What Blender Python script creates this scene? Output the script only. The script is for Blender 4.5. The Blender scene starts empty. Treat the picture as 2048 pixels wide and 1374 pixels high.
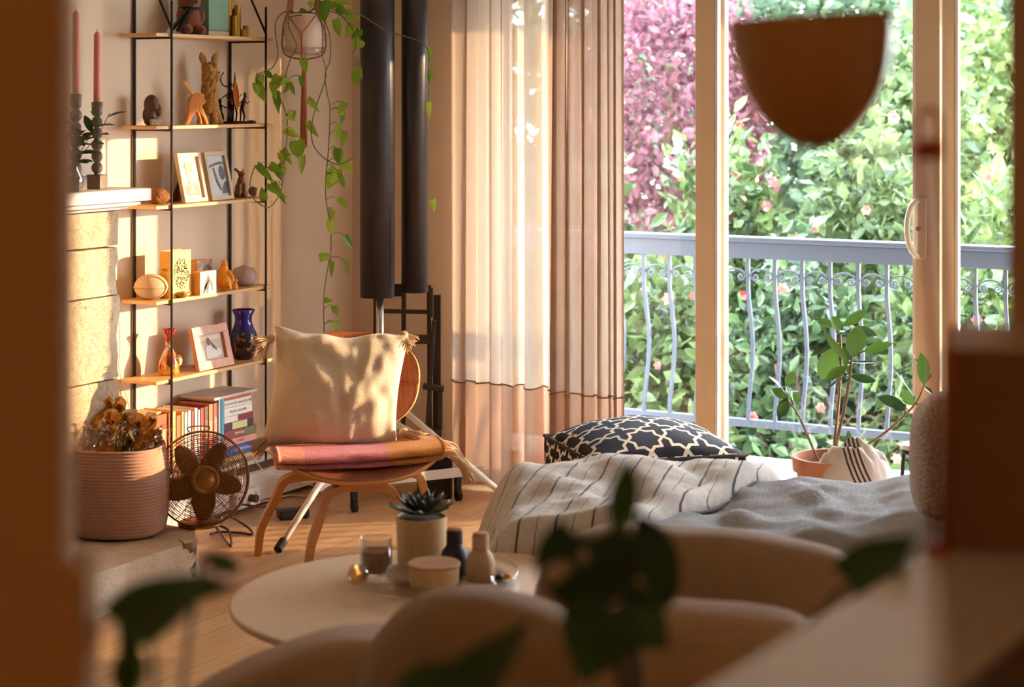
import bpy, math, random
import numpy as np
from mathutils import Vector, Matrix, Euler, noise
PI = math.pi
S = bpy.context.scene
COL = S.collection
rnd = random.Random(7)

# ------------------------------------------------------------------ camera
F = 3790.0                      # focal length in pixels of the 2048 wide frame
HOR = 190.0                     # horizon row
EYE = 1.5
YAW = math.radians(28.35)
CX, CY = 4.17, -6.38
RX, RY = math.cos(YAW), math.sin(YAW)
FX, FY = -math.sin(YAW), math.cos(YAW)
cam_d = bpy.data.cameras.new('camera'); cam = bpy.data.objects.new('camera', cam_d); COL.objects.link(cam)
cam.location = (CX, CY, EYE); cam.rotation_euler = (PI/2, 0, YAW)
cam_d.sensor_width = 36; cam_d.lens = F/2048*36
cam_d.shift_y = -(687-HOR)/2048
cam_d.clip_start = 0.05; cam_d.clip_end = 300
cam_d.dof.use_dof = True; cam_d.dof.focus_distance = 6.2; cam_d.dof.aperture_fstop = 3.9
S.camera = cam
S.view_settings.view_transform = 'Standard'; S.view_settings.look = 'None'
S.view_settings.gamma = 1; S.view_settings.use_curve_mapping = False
S.view_settings.exposure = 0.92

# ------------------------------------------------------------------ sky and sun
wd = bpy.data.worlds.new('sky'); S.world = wd; wd.use_nodes = True
nt = wd.node_tree; nt.nodes.clear()
wo = nt.nodes.new('ShaderNodeOutputWorld'); bg = nt.nodes.new('ShaderNodeBackground')
tc = nt.nodes.new('ShaderNodeTexCoord'); sx = nt.nodes.new('ShaderNodeSeparateXYZ'); rp = nt.nodes.new('ShaderNodeValToRGB')
nt.links.new(tc.outputs['Generated'], sx.inputs[0]); nt.links.new(sx.outputs['Z'], rp.inputs[0])
rp.color_ramp.elements[0].position = 0.0; rp.color_ramp.elements[0].color = (.90, .95, 1.0, 1)
rp.color_ramp.elements[1].position = 0.6; rp.color_ramp.elements[1].color = (.70, .84, 1.0, 1)
nt.links.new(rp.outputs[0], bg.inputs[0]); bg.inputs[1].default_value = 12.5
nt.links.new(bg.outputs[0], wo.inputs[0])
SUN_EL = math.radians(9.3)
sd = Vector((-.78*math.cos(SUN_EL), -.625*math.cos(SUN_EL), -math.sin(SUN_EL))).normalized()
sun_d = bpy.data.lights.new('sun', 'SUN'); sun = bpy.data.objects.new('sun', sun_d); COL.objects.link(sun)
sun.location = (8, 6, 4); sun.rotation_euler = sd.to_track_quat('-Z', 'Y').to_euler()
sun_d.energy = 6.3; sun_d.color = (1.0, .68, .36); sun_d.angle = math.radians(.55)

# ------------------------------------------------------------------ pixel helpers (2048x1374 frame)
def CF(X, D, z): return Vector((CX + RX*X + FX*D, CY + RY*X + FY*D, z))
def W(px, py, D): return CF((px-1024)/F*D, D, EYE-(py-HOR)/F*D)
def onz(px, py, z):
    D = (EYE-z)*F/(py-HOR); return W(px, py, D)
def onx(px, py, wx):
    k = (px-1024)/F; D = (wx-CX)/(RX*k+FX); return W(px, py, D)
def ony(px, py, wy):
    k = (px-1024)/F; D = (wy-CY)/(RY*k+FY); return W(px, py, D)

# ------------------------------------------------------------------ materials
def lin(c):
    r = []
    for v in c[:3]:
        v = v/255.0
        r.append(v/12.92 if v <= .04045 else ((v+.055)/1.055)**2.4)
    return (r[0], r[1], r[2], 1.0)
class NT:
    def __init__(s, name):
        s.m = bpy.data.materials.new(name); s.m.use_nodes = True
        s.t = s.m.node_tree; s.t.nodes.clear()
        s.out = s.n('ShaderNodeOutputMaterial')
    def n(s, ty, **kw):
        x = s.t.nodes.new(ty)
        for k, v in kw.items(): setattr(x, k, v)
        return x
    def l(s, a, b): s.t.links.new(a, b)
    def math(s, op, a, b=None, clamp=False):
        x = s.n('ShaderNodeMath', operation=op); x.use_clamp = clamp
        for i, q in enumerate((a, b)):
            if q is None: continue
            if isinstance(q, (int, float)): x.inputs[i].default_value = q
            else: s.l(q, x.inputs[i])
        return x.outputs[0]
    def mix(s, fac, a, b):
        x = s.n('ShaderNodeMix', data_type='RGBA')
        for i, q in ((0, fac), (6, a), (7, b)):
            if isinstance(q, (int, float)): x.inputs[i].default_value = q
            elif isinstance(q, tuple): x.inputs[i].default_value = q
            else: s.l(q, x.inputs[i])
        return x.outputs[2]
    def coord(s, scale=(1,1,1), kind='Object', rot=(0,0,0)):
        tc = s.n('ShaderNodeTexCoord'); mp = s.n('ShaderNodeMapping')
        mp.inputs['Scale'].default_value = scale; mp.inputs['Rotation'].default_value = rot
        s.l(tc.outputs[kind], mp.inputs[0]); return mp.outputs[0]
    def noise(s, vec, scale, detail=4, rough=.6):
        x = s.n('ShaderNodeTexNoise'); x.inputs['Scale'].default_value = scale
        x.inputs['Detail'].default_value = detail; x.inputs['Roughness'].default_value = rough
        s.l(vec, x.inputs['Vector']); return x.outputs['Fac']
    def ramp(s, fac, stops):
        x = s.n('ShaderNodeValToRGB'); e = x.color_ramp.elements
        while len(e) < len(stops): e.new(.5)
        for i, (p, c) in enumerate(stops): e[i].position = p; e[i].color = c
        s.l(fac, x.inputs[0]); return x.outputs[0]
    def bump(s, h, st, dist=.01):
        x = s.n('ShaderNodeBump'); x.inputs['Strength'].default_value = st; x.inputs['Distance'].default_value = dist
        s.l(h, x.inputs['Height']); return x.outputs[0]
    def bsdf(s, col, rough=.6, metal=0, normal=None, spec=.5, **kw):
        b = s.n('ShaderNodeBsdfPrincipled')
        if isinstance(col, tuple): b.inputs['Base Color'].default_value = col
        else: s.l(col, b.inputs['Base Color'])
        if isinstance(rough, (int, float)): b.inputs['Roughness'].default_value = rough
        else: s.l(rough, b.inputs['Roughness'])
        b.inputs['Metallic'].default_value = metal; b.inputs['Specular IOR Level'].default_value = spec
        if normal is not None: s.l(normal, b.inputs['Normal'])
        for k, v in kw.items(): b.inputs[k.replace('_', ' ')].default_value = v
        return b.outputs[0]
    def done(s, sh): s.l(sh, s.out.inputs[0]); return s.m

def plain(name, c, rough=.6, metal=0, var=.12, vs=6, bump=0, bs=60, spec=.5, sheen=0, stretch=(1,1,1)):
    t = NT(name); co = t.coord(stretch)
    a = lin(c); d = tuple(x*(1-var) for x in a[:3])+(1,); l_ = tuple(min(1, x*(1+var)) for x in a[:3])+(1,)
    col = t.ramp(t.noise(co, vs), [(.3, d), (.7, l_)])
    nrm = t.bump(t.noise(co, bs, 3), bump, .004) if bump else None
    kw = {}
    if sheen: kw['Sheen_Weight'] = sheen
    return t.done(t.bsdf(col, rough, metal, nrm, spec, **kw))

def wood(name, c1, c2, scale=14, stretch=(1,.06,1), rough=.45, bump=.02):
    t = NT(name); co = t.coord(stretch)
    n1 = t.noise(co, scale, 6, .65)
    w = t.n('ShaderNodeTexWave', wave_type='BANDS', bands_direction='X'); w.inputs['Scale'].default_value = scale*1.3
    w.inputs['Distortion'].default_value = 5; w.inputs['Detail'].default_value = 3; t.l(co, w.inputs[0])
    f = t.math('ADD', t.math('MULTIPLY', n1, .85), t.math('MULTIPLY', w.outputs['Fac'], .15))
    col = t.ramp(f, [(.3, lin(c1)), (.7, lin(c2))])
    return t.done(t.bsdf(col, rough, 0, t.bump(f, bump, .002)))

def leafmat(name, c1, c2, rough=.35, trans=.35, seed=0):
    t = NT(name); g = t.n('ShaderNodeNewGeometry'); k = .80 if ('shrub_leaf' in name or 'tree' in name or 'maple' in name or 'green_leaf' in name) else 1
    dk = lambda c: tuple(x*k for x in lin(c)[:3])+(1,)
    col = t.ramp(g.outputs['Random Per Island'], [(0, dk(c1)), (1, dk(c2))])
    p = t.bsdf(col, rough, 0, None, .4)
    tr = t.n('ShaderNodeBsdfTranslucent'); hs = t.n('ShaderNodeHueSaturation'); hs.inputs['Value'].default_value = 1.5
    hs.inputs['Hue'].default_value = .485; t.l(col, hs.inputs['Color']); t.l(hs.outputs[0], tr.inputs[0])
    mx = t.n('ShaderNodeMixShader'); mx.inputs[0].default_value = trans; t.l(p, mx.inputs[1]); t.l(tr.outputs[0], mx.inputs[2])
    return t.done(mx.outputs[0])

def glassmat(name, tint=(1,1,1,1), gloss=.10, rough=0.0, spread=2.0):
    t = NT(name); tr = t.n('ShaderNodeBsdfTransparent'); tr.inputs[0].default_value = tint
    gl = t.n('ShaderNodeBsdfGlossy'); gl.inputs['Roughness'].default_value = rough
    lw = t.n('ShaderNodeLayerWeight'); lw.inputs[0].default_value = .5
    f = t.math('ADD', t.math('MULTIPLY', t.math('POWER', lw.outputs['Facing'], 5), .9), gloss, True)
    mx = t.n('ShaderNodeMixShader'); t.l(f, mx.inputs[0]); t.l(tr.outputs[0], mx.inputs[1]); t.l(gl.outputs[0], mx.inputs[2])
    return t.done(mx.outputs[0])

def fabric(name, c, weave=900, bump=.35, var=.1, sheen=.3, c2=None, trans=0, transp=0, rough=.9):
    t = NT(name); co = t.coord()
    a = lin(c); b = lin(c2) if c2 else tuple(x*(1-2*var) for x in a[:3])+(1,)
    n1 = t.noise(co, 9, 5); n2 = t.noise(co, weave, 2)
    col = t.ramp(t.math('ADD', t.math('MULTIPLY', n1, .6), t.math('MULTIPLY', n2, .4)), [(.3, b), (.65, a)])
    h = t.math('ADD', t.math('MULTIPLY', n2, .7), t.math('MULTIPLY', t.noise(co, 60, 3), .6))
    sh = t.bsdf(col, rough, 0, t.bump(h, bump, .004), .2, Sheen_Weight=sheen)
    if trans:
        tr = t.n('ShaderNodeBsdfTranslucent'); t.l(col, tr.inputs[0])
        mx = t.n('ShaderNodeMixShader'); mx.inputs[0].default_value = trans; t.l(sh, mx.inputs[1]); t.l(tr.outputs[0], mx.inputs[2]); sh = mx.outputs[0]
    if transp:
        tp = t.n('ShaderNodeBsdfTransparent'); tp.inputs[0].default_value = (1, .97, .93, 1)
        mx = t.n('ShaderNodeMixShader')
        nn = t.noise(t.coord((1,1,.05)), 60, 3)
        f = t.math('MULTIPLY', nn, transp*2, True); t.l(f, mx.inputs[0])
        t.l(sh, mx.inputs[1]); t.l(tp.outputs[0], mx.inputs[2]); sh = mx.outputs[0]
    return t.done(sh)

# ------------------------------------------------------------------ geometry collector
class G:
    def __init__(s): s.v = []; s.f = []; s.mi = []
    def add(s, v, f, mi=0, M=None):
        o = len(s.v)
        for p in v:
            p = Vector(p)
            if M is not None: p = M @ p
            s.v.append(p)
        for q in f: s.f.append([i+o for i in q]); s.mi.append(mi)
        return s
    def box(s, c, d, rot=None, mi=0, M=None):
        hx, hy, hz = d[0]/2, d[1]/2, d[2]/2
        R = Euler(rot).to_matrix() if rot else Matrix.Identity(3)
        v = [R @ Vector((a*hx, b*hy, e*hz)) + Vector(c) for a in (-1,1) for b in (-1,1) for e in (-1,1)]
        return s.add(v, [(0,1,3,2),(4,6,7,5),(0,4,5,1),(2,3,7,6),(0,2,6,4),(1,5,7,3)], mi, M)
    def box2(s, a, b, mi=0):
        return s.box([(a[i]+b[i])/2 for i in range(3)], [abs(b[i]-a[i]) for i in range(3)], None, mi)
    def tube(s, pts, r, n=8, closed=False, mi=0, sq=None, up=None, cap=True):
        pts = [Vector(p) for p in pts]; N = len(pts)
        rs = r if isinstance(r, (list, tuple)) else [r]*N
        ts = []
        for i in range(N):
            a = pts[(i-1) % N] if (closed or i > 0) else pts[i]; b = pts[(i+1) % N] if (closed or i < N-1) else pts[i]
            t = (b-a); t = t.normalized() if t.length > 1e-9 else Vector((0,0,1)); ts.append(t)
        u = Vector(up) if up else (Vector((0,0,1)) if abs(ts[0].z) < .9 else Vector((1,0,0)))
        v = []; ns = []
        nrm = (u - ts[0]*u.dot(ts[0])).normalized()
        for i in range(N):
            if up: nrm = (Vector(up) - ts[i]*Vector(up).dot(ts[i])).normalized()
            else:
                nrm = nrm - ts[i]*nrm.dot(ts[i]); nrm = nrm.normalized()
            bn = ts[i].cross(nrm)
            for k in range(n):
                a = 2*PI*k/n
                if sq:   # rectangular section half sizes sq=(along nrm, along binormal)
                    a += PI/4 if n == 4 else 0
                    x = (1 if math.cos(a) > 0 else -1)*sq[0]*rs[i]; y = (1 if math.sin(a) > 0 else -1)*sq[1]*rs[i]
                    v.append(pts[i] + nrm*x + bn*y)
                else:
                    v.append(pts[i] + nrm*math.cos(a)*rs[i] + bn*math.sin(a)*rs[i])
        f = []
        for i in range(N if closed else N-1):
            j = (i+1) % N
            for k in range(n):
                f.append((i*n+k, i*n+(k+1) % n, j*n+(k+1) % n, j*n+k))
        if not closed and cap: f.append(list(range(n))[::-1]); f.append([(N-1)*n+k for k in range(n)])
        return s.add(v, f, mi)
    def lathe(s, prof, n=32, c=(0,0,0), mi=0, M=None, sx=1, sy=1, wob=None):
        v = []; f = []; N = len(prof)
        for i, (r, z) in enumerate(prof):
            for k in range(n):
                a = 2*PI*k/n; q = wob(a, z) if wob else 1
                v.append((c[0]+max(r, 1e-4)*math.cos(a)*sx*q, c[1]+max(r, 1e-4)*math.sin(a)*sy*q, c[2]+z))
        for i in range(N-1):
            for k in range(n): f.append((i*n+k, i*n+(k+1) % n, (i+1)*n+(k+1) % n, (i+1)*n+k))
        f.append(list(range(n))[::-1]); f.append([(N-1)*n+k for k in range(n)])
        return s.add(v, f, mi, M)
    def ell(s, c, r, rot=None, n=16, m=10, mi=0):
        R = Euler(rot).to_matrix() if rot else Matrix.Identity(3)
        v = []; f = []
        for i in range(m+1):
            th = PI*i/m
            for k in range(n):
                a = 2*PI*k/n
                v.append(R @ Vector((r[0]*math.sin(th)*math.cos(a), r[1]*math.sin(th)*math.sin(a), r[2]*math.cos(th))) + Vector(c))
        for i in range(m):
            for k in range(n): f.append((i*n+k, (i+1)*n+k, (i+1)*n+(k+1) % n, i*n+(k+1) % n))
        return s.add(v, f, mi)
    def prism(s, out, th, M=None, mi=0):   # outline in xy, extruded -th/2..th/2 in z
        n = len(out)
        v = [(x, y, -th/2) for x, y in out] + [(x, y, th/2) for x, y in out]
        f = [list(range(n))[::-1], list(range(n, 2*n))] + [(i, (i+1) % n, n+(i+1) % n, n+i) for i in range(n)]
        return s.add(v, f, mi, M)
    def grid(s, fn, nu, nv, mi=0, mif=None):
        v = [fn(i/nu, j/nv) for i in range(nu+1) for j in range(nv+1)]; o = len(s.v)
        s.v += [Vector(p) for p in v]
        for i in range(nu):
            for j in range(nv):
                a = o+i*(nv+1)+j
                s.f.append([a, a+nv+1, a+nv+2, a+1]); s.mi.append(mif(i/nu, j/nv) if mif else mi)
        return s
    def cushion(s, w, h, T, n=22, k=.07, e=.45, wr=.006, seed=0, M=None, mi=0):
        # a pillow standing in local xz, thickness along y
        v = []; f = []; idx = {}
        for side in (1, -1):
            for i in range(n+1):
                for j in range(n+1):
                    u = -1+2*i/n; q = -1+2*j/n
                    edge = i in (0, n) or j in (0, n)
                    if edge and side == -1: idx[(side, i, j)] = idx[(1, i, j)]; continue
                    uu = math.sin(u*PI/2)*.35+u*.65; qq = math.sin(q*PI/2)*.35+q*.65
                    x = uu*(1-k*(1-qq*qq))*w/2; z = qq*(1-k*(1-uu*uu))*h/2
                    pf = max(0, (1-uu*uu)*(1-qq*qq))**e
                    y = -side*T/2*pf
                    d = noise.noise(Vector((x*9+seed, z*9, side*3)))*wr*2 + noise.noise(Vector((x*26+seed, z*22, side)))*wr
                    y += d*(0 if edge else 1)
                    idx[(side, i, j)] = len(v); v.append((x, y, z))
        for side in (1, -1):
            for i in range(n):
                for j in range(n):
                    q = [idx[(side, i, j)], idx[(side, i+1, j)], idx[(side, i+1, j+1)], idx[(side, i, j+1)]]
                    f.append(q if side == 1 else q[::-1])
        return s.add(v, f, mi, M)
    def leaf(s, base, tip, w, nrm, curl=.12, fold=.25, heart=False, n=7, mi=0):
        base = Vector(base); tip = Vector(tip); ax = tip-base; L = ax.length; ax.normalize()
        nrm = Vector(nrm); nrm = nrm-ax*nrm.dot(ax)
        if nrm.length < 1e-4: nrm = ax.orthogonal()
        nrm.normalize(); sd_ = ax.cross(nrm)
        v = []; f = []
        for i in range(n+1):
            t = i/n
            if heart:
                wd_ = math.sin(PI*min(1, t*.93+.10)**.62)**.9 if t < 1 else 0; back = -.10*L*math.exp(-t*9)
            else:
                wd_ = math.sin(PI*t)**.75 if 0 < t < 1 else .02; back = 0
            wd_ *= w/2
            p = base + ax*L*t - nrm*curl*L*(t*t)
            for sg, k2 in ((-1, 1), (-.55, .5), (0, 0), (.55, .5), (1, 1)):
                v.append(p + sd_*wd_*sg + nrm*abs(sg)*wd_*fold + (ax*back*abs(sg) if heart else Vector()))
        for i in range(n):
            for j in range(4): f.append((i*5+j, i*5+j+1, (i+1)*5+j+1, (i+1)*5+j))
        return s.add(v, f, mi)

def tagp(o, label=None, cat=None, group=None, kind=None):
    if label: o['label'] = label
    if cat: o['category'] = cat
    if group: o['group'] = group
    if kind: o['kind'] = kind
    return o
def obj(name, g, m, parent=None, loc=(0,0,0), rot=(0,0,0), smooth=False, bevel=0, seg=2, sub=0, solid=0, remesh=0, label=None):
    me = bpy.data.meshes.new(name)
    me.from_pydata([tuple(p) for p in g.v], [], g.f)
    ms = m if isinstance(m, (list, tuple)) else [m]
    for x in ms: me.materials.append(x)
    if any(g.mi): me.polygons.foreach_set('material_index', g.mi)
    if smooth: me.polygons.foreach_set('use_smooth', [True]*len(me.polygons))
    me.validate(); me.update()
    o = bpy.data.objects.new(name, me); COL.objects.link(o)
    o.location = loc; o.rotation_euler = rot
    if parent: o.parent = parent
    if remesh:
        r = o.modifiers.new('remesh', 'REMESH'); r.mode = 'VOXEL'; r.voxel_size = remesh; r.use_smooth_shade = True
        sm = o.modifiers.new('smooth', 'SMOOTH'); sm.iterations = 3
    if solid:
        q = o.modifiers.new('solid', 'SOLIDIFY'); q.thickness = solid; q.offset = 0
    if bevel:
        b = o.modifiers.new('bevel', 'BEVEL'); b.width = bevel; b.segments = seg; b.limit_method = 'ANGLE'; b.angle_limit = math.radians(40)
    if sub:
        q = o.modifiers.new('sub', 'SUBSURF'); q.levels = sub; q.render_levels = sub
    if label: o['label'] = label
    return o
def thing(name, label, cat, loc=(0,0,0), rotz=0, group=None, rot=None):
    o = bpy.data.objects.new(name, None); COL.objects.link(o)
    o.location = loc; o.rotation_euler = rot if rot else (0, 0, rotz); o.empty_display_size = .05
    return tagp(o, label, cat, group)
def struct(name, g, m, parent=None, **kw):
    o = obj(name, g, m, parent, **kw)
    if not parent: o['kind'] = 'structure'
    return o
def copy_thing(o):
    c = o.copy(); COL.objects.link(c)
    for ch in list(o.children):
        d = ch.copy(); COL.objects.link(d); d.parent = c
        for g2 in list(ch.children):
            e = g2.copy(); COL.objects.link(e); e.parent = d
    return c
def smoothpath(pts, k=6):
    pts = [Vector(p) for p in pts]; out = []
    P = [pts[0]*2-pts[1]] + pts + [pts[-1]*2-pts[-2]]
    for i in range(1, len(P)-2):
        for j in range(k):
            t = j/k; a, b, c, d = P[i-1], P[i], P[i+1], P[i+2]
            out.append(.5*((2*b)+(c-a)*t+(2*a-5*b+4*c-d)*t*t+(3*b-a-3*c+d)*t**3))
    out.append(pts[-1]); return out
def text(name, body, size, mat_, parent, loc, rot, ext=.0004, align='CENTER'):
    cu = bpy.data.curves.new(name, 'FONT'); cu.body = body; cu.size = size; cu.extrude = ext; cu.align_x = align; cu.align_y = 'CENTER'
    tmp = bpy.data.objects.new('lettering_curve', cu); COL.objects.link(tmp)
    me = bpy.data.meshes.new_from_object(tmp.evaluated_get(bpy.context.evaluated_depsgraph_get()))
    bpy.data.objects.remove(tmp)
    me.materials.clear(); me.materials.append(mat_)
    o = bpy.data.objects.new(name, me); COL.objects.link(o); o.parent = parent; o.location = loc; o.rotation_euler = rot
    return o
# ================================================================== SETTING
m_wall = plain('wall_paint', (222, 200, 176), .85, var=.03, vs=2, bump=.08, bs=220)
m_ceil = plain('ceiling_paint', (235, 225, 210), .9, var=.02)
m_trimw = plain('white_trim_paint', (222, 212, 200), .5, var=.03)
m_vinyl = plain('beige_vinyl', (205, 180, 150), .45, var=.04)
m_brownwall = plain('brown_wall_paint', (190, 136, 80), .85, var=.05, vs=3, bump=.06, bs=150)
m_black = plain('black_metal', (28, 22, 20), .5, metal=.3, var=.1)
m_steel = plain('brushed_steel', (200, 200, 205), .25, metal=1, var=.05)
m_whitemetal = plain('white_metal', (225, 220, 212), .4, var=.03)
m_glass = glassmat('door_glass', (.985, .99, .985, 1), .035, 0)
m_clear = glassmat('clear_glass', (.93, .93, .92, 1), .10, .03)
m_brass = plain('brass', (196, 160, 80), .3, metal=1, var=.15, vs=20)
m_bronze = plain('dark_bronze', (64, 44, 32), .4, metal=.7, var=.25, vs=40, bump=.3)
m_soil = plain('soil', (60, 42, 30), .95, var=.3, vs=90, bump=.8)

# floor of narrow strips running along the fireplace wall
t = NT('strip_wood_floor'); co = t.coord((1,1,1), 'Object', (0,0,PI/2))
br = t.n('ShaderNodeTexBrick'); br.offset = .37; br.squash = 1
br.inputs['Color1'].default_value = lin((222, 178, 126)); br.inputs['Color2'].default_value = lin((190, 140, 92)); br.inputs['Mortar'].default_value = lin((96, 58, 34))
br.inputs['Scale'].default_value = 1; br.inputs['Mortar Size'].default_value = .0016; br.inputs['Brick Width'].default_value = 1.7; br.inputs['Row Height'].default_value = .083
t.l(co, br.inputs[0])
gr = t.noise(t.coord((1, .035, 1)), 60, 5, .7)
col = t.mix(t.math('MULTIPLY', t.math('POWER', gr, 2.2), 1.9, True), br.outputs[0], lin((150, 96, 56)))
g2 = t.noise(t.coord((1, .06, 1)), 14, 3)
col = t.mix(t.math('MULTIPLY', g2, .5), col, lin((238, 200, 150)))
m_floor = t.done(t.bsdf(col, .36, 0, t.bump(br.outputs['Fac'], -.3, .002), .5))

struct('floor', G().box2((-.3, -9, -.12), (7, .1, 0)), m_floor)
struct('ceiling', G().box2((-.2, -9, 2.5), (7, .2, 2.6)), m_ceil)
struct('wall_left', G().box2((-.15, -9, 0), (0, .15, 2.5)), m_wall)
OX0, OX1, OZ1 = .575, 4.35, 2.06
g = G(); g.box2((0, 0, 0), (OX0, .14, 2.5)); g.box2((OX1, 0, 0), (6.6, .14, 2.5)); g.box2((OX0, 0, OZ1), (OX1, .14, 2.5))
struct('wall_back', g, m_wall)
struct('wall_right', G().box2((6.5, -9, 0), (6.65, 0, 2.5)), m_wall)
struct('wall_front', G().box2((0, -9.1, 0), (6.5, -9, 2.5)), m_wall)

# chimney breast
FY1 = -1.655
struct('wall_chimney', G().box2((0, -3.6, 0), (.13, FY1-.005, 2.5)), m_wall)

# baseboard and the low radiator casing under the shelves
g = G(); g.box2((.0, -.1, 0), (.018, 0, .09)); g.box2((0, -.018, 0), (OX0, 0, .09))
struct('baseboard_left', g, m_trimw, bevel=.004)
rad = thing('baseboard_heater', 'long low white baseboard heater with a dark slot running under the shelves', 'heater', (0, -.85, 0))
g = G()
g.add([(.0, -.68, .022), (.085, -.68, .022), (.085, -.68, .125), (.072, -.68, .13), (.0, -.68, .13), (.0, .72, .022), (.085, .72, .022), (.085, .72, .125), (.072, .72, .13), (.0, .72, .13)],
      [(0,1,2,3,4), (9,8,7,6,5), (0,5,6,1), (1,6,7,2), (2,7,8,3), (3,8,9,4), (4,9,5,0)])
obj('front_panel', g, m_trimw, rad, bevel=.003)
obj('slot', G().box2((.001, -.675, .129), (.066, .715, .160)), plain('slot_shadow_paint', (92, 66, 50), .8), rad, label='recessed strip painted dark as the shade inside the slot')  # solid strip, the shade inside the slot put into its dark colour
obj('top_cover', G().box2((.0, -.68, .159), (.075, .72, .176)), m_trimw, rad, bevel=.003)
obj('end_cap', G().box2((0, .70, 0), (.08, .73, .17)), m_trimw, rad, bevel=.003); obj('end_cap', G().box2((0, -.69, 0), (.08, -.66, .17)), m_trimw, rad, bevel=.003)

# ---------------- sliding door
dr = thing('door_1', 'wide sliding glass door with beige frames opening on the balcony', 'door'); del dr['category']; dr['kind'] = 'structure'
g = G(); g.box2((OX0, 0.0, OZ1-.05), (OX1, .13, OZ1)); g.box2((OX0, 0, 0), (OX0+.04, .13, OZ1-.05)); g.box2((OX1-.04, 0, 0), (OX1, .13, OZ1-.05)); g.box2((OX0+.04, 0, 0), (OX1-.04, .13, .035))
obj('door_frame', g, m_vinyl, dr, bevel=.003)
def sash(x0, x1, y, wl, wr, nm='door_panel'):
    z0, z1 = .037, OZ1-.052; th = .038
    g = G()
    g.box2((x0, y, z0), (x0+wl, y+th, z1)); g.box2((x1-wr, y, z0), (x1, y+th, z1))
    g.box2((x0+wl, y, z0), (x1-wr, y+th, z0+.085)); g.box2((x0+wl, y, z1-.07), (x1-wr, y+th, z1))
    p = obj(nm, g, m_vinyl, dr, bevel=.004)
    obj('glass_pane', G().box2((x0+wl-.005, y+.016, z0+.08), (x1-wr+.005, y+.022, z1-.065)), m_glass, p)
    g = G()
    for xa in (x0+wl, x1-wr-.012): g.box2((xa, y+.004, z0+.085), (xa+.012, y+th-.004, z1-.07))
    obj('glazing_bead', g, m_trimw, p, bevel=.002)
    return p
sash(.61, 1.57, .075, .05, .085)
p2 = sash(1.475, 2.38, .02, .075, .085)
sash(2.33, 3.35, .075, .085, .05)
sash(3.30, 4.31, .02, .06, .06)
# curved pull handle on the sliding panel
h0 = ony(1822, 400, .018); h1 = ony(1822, 512, .018); hx = 2.315
zt, zb = h0.z, h1.z
pts = [Vector((hx, .018, zt))]
for i in range(11):
    a = PI*i/10; pts.append(Vector((hx-.038*math.sin(a)*.9-.004, .018-.036*math.sin(a)**.7, (zt+zb)/2+(zt-zb)/2*math.cos(a))))
pts.append(Vector((hx, .018, zb)))
hd = obj('handle', G().tube(pts, .0105, 10), plain('cream_plastic', (236, 222, 200), .4), dr, smooth=True, label='curved cream pull handle')
g = G(); g.box2((hx-.012, .006, zb-.008), (hx+.022, .019, zt+.008)); obj('handle_plate', g, m_vinyl, dr, bevel=.004)
obj('thumb_latch', G().tube([(hx-.004, .006, (zt+zb)/2), (hx-.004, -.008, (zt+zb)/2)], .008, 12), m_steel, dr)

# ---------------- balcony
t = NT('balcony_concrete'); co = t.coord()
m_conc = t.done(t.bsdf(t.ramp(t.noise(co, 8, 6), [(.3, lin((205, 196, 184))), (.7, lin((228, 220, 208)))]), .8, 0, t.bump(t.noise(co, 90), .2, .003)))
struct('balcony_floor', G().box2((-1.5, .14, -.2), (6, 1.22, -.04)), m_conc)
struct('balcony_roof', G().add([(-1.5, .14, 2.11), (6, .14, 2.11), (6, 1.18, 1.98), (-1.5, 1.18, 2.16), (-1.5, .14, 2.3), (6, .14, 2.3), (6, 1.18, 2.2), (-1.5, 1.18, 2.3)],
       [(0,3,2,1), (4,5,6,7), (0,1,5,4), (1,2,6,5), (2,3,7,6), (3,0,4,7)]), m_ceil)
m_rail = plain('railing_paint', (70, 82, 102), .45, var=.05)
RYB = 1.13
rl = thing('balcony_railing', 'pale blue grey metal balcony railing with bowed balusters and scrolls beyond the glass door', 'railing', (2, RYB, -.04))
zt = ony(1500, 474, RYB).z; zb = ony(1500, 838, RYB).z
rt = ony(1500, 474, RYB-.03).z + .04
obj('top_rail', G().box2((-3.4, -.045, rt-.022), (3.6, .035, rt)), m_rail, rl, bevel=.006)
obj('fascia_rail', G().box2((-3.4, -.02, rt-.092), (3.6, .02, rt-.023)), m_rail, rl, bevel=.003)
bz = zb+.04
obj('bottom_rail', G().box2((-3.4, -.018, bz-.032), (3.6, .018, bz)), m_rail, rl, bevel=.003)
x0 = ony(1443, 500, RYB).x-2; sp = (ony(1774, 500, RYB).x-ony(1443, 500, RYB).x)/6
z0 = bz+.001; z1 = rt-.093
pth = []
for i in range(17):
    q = i/16; b = .055*math.sin(PI*min(1, max(0, (q-.02)/.80)))**1.5 if q < .82 else 0
    pth.append(Vector((0, b, z0+(z1-z0)*q)))
gb = G().tube(pth, 1, 4, sq=(.0075, .0075), up=(0, 1, .001))
bal = None
for k in range(-14, 22):
    x = x0+k*sp
    if x < -3.3 or x > 3.5: continue
    if bal is None: bal = obj('baluster', gb, m_rail, rl, loc=(x, 0, 0))
    else:
        c = bal.copy(); COL.objects.link(c); c.parent = rl; c.location = (x, 0, 0)
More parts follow.
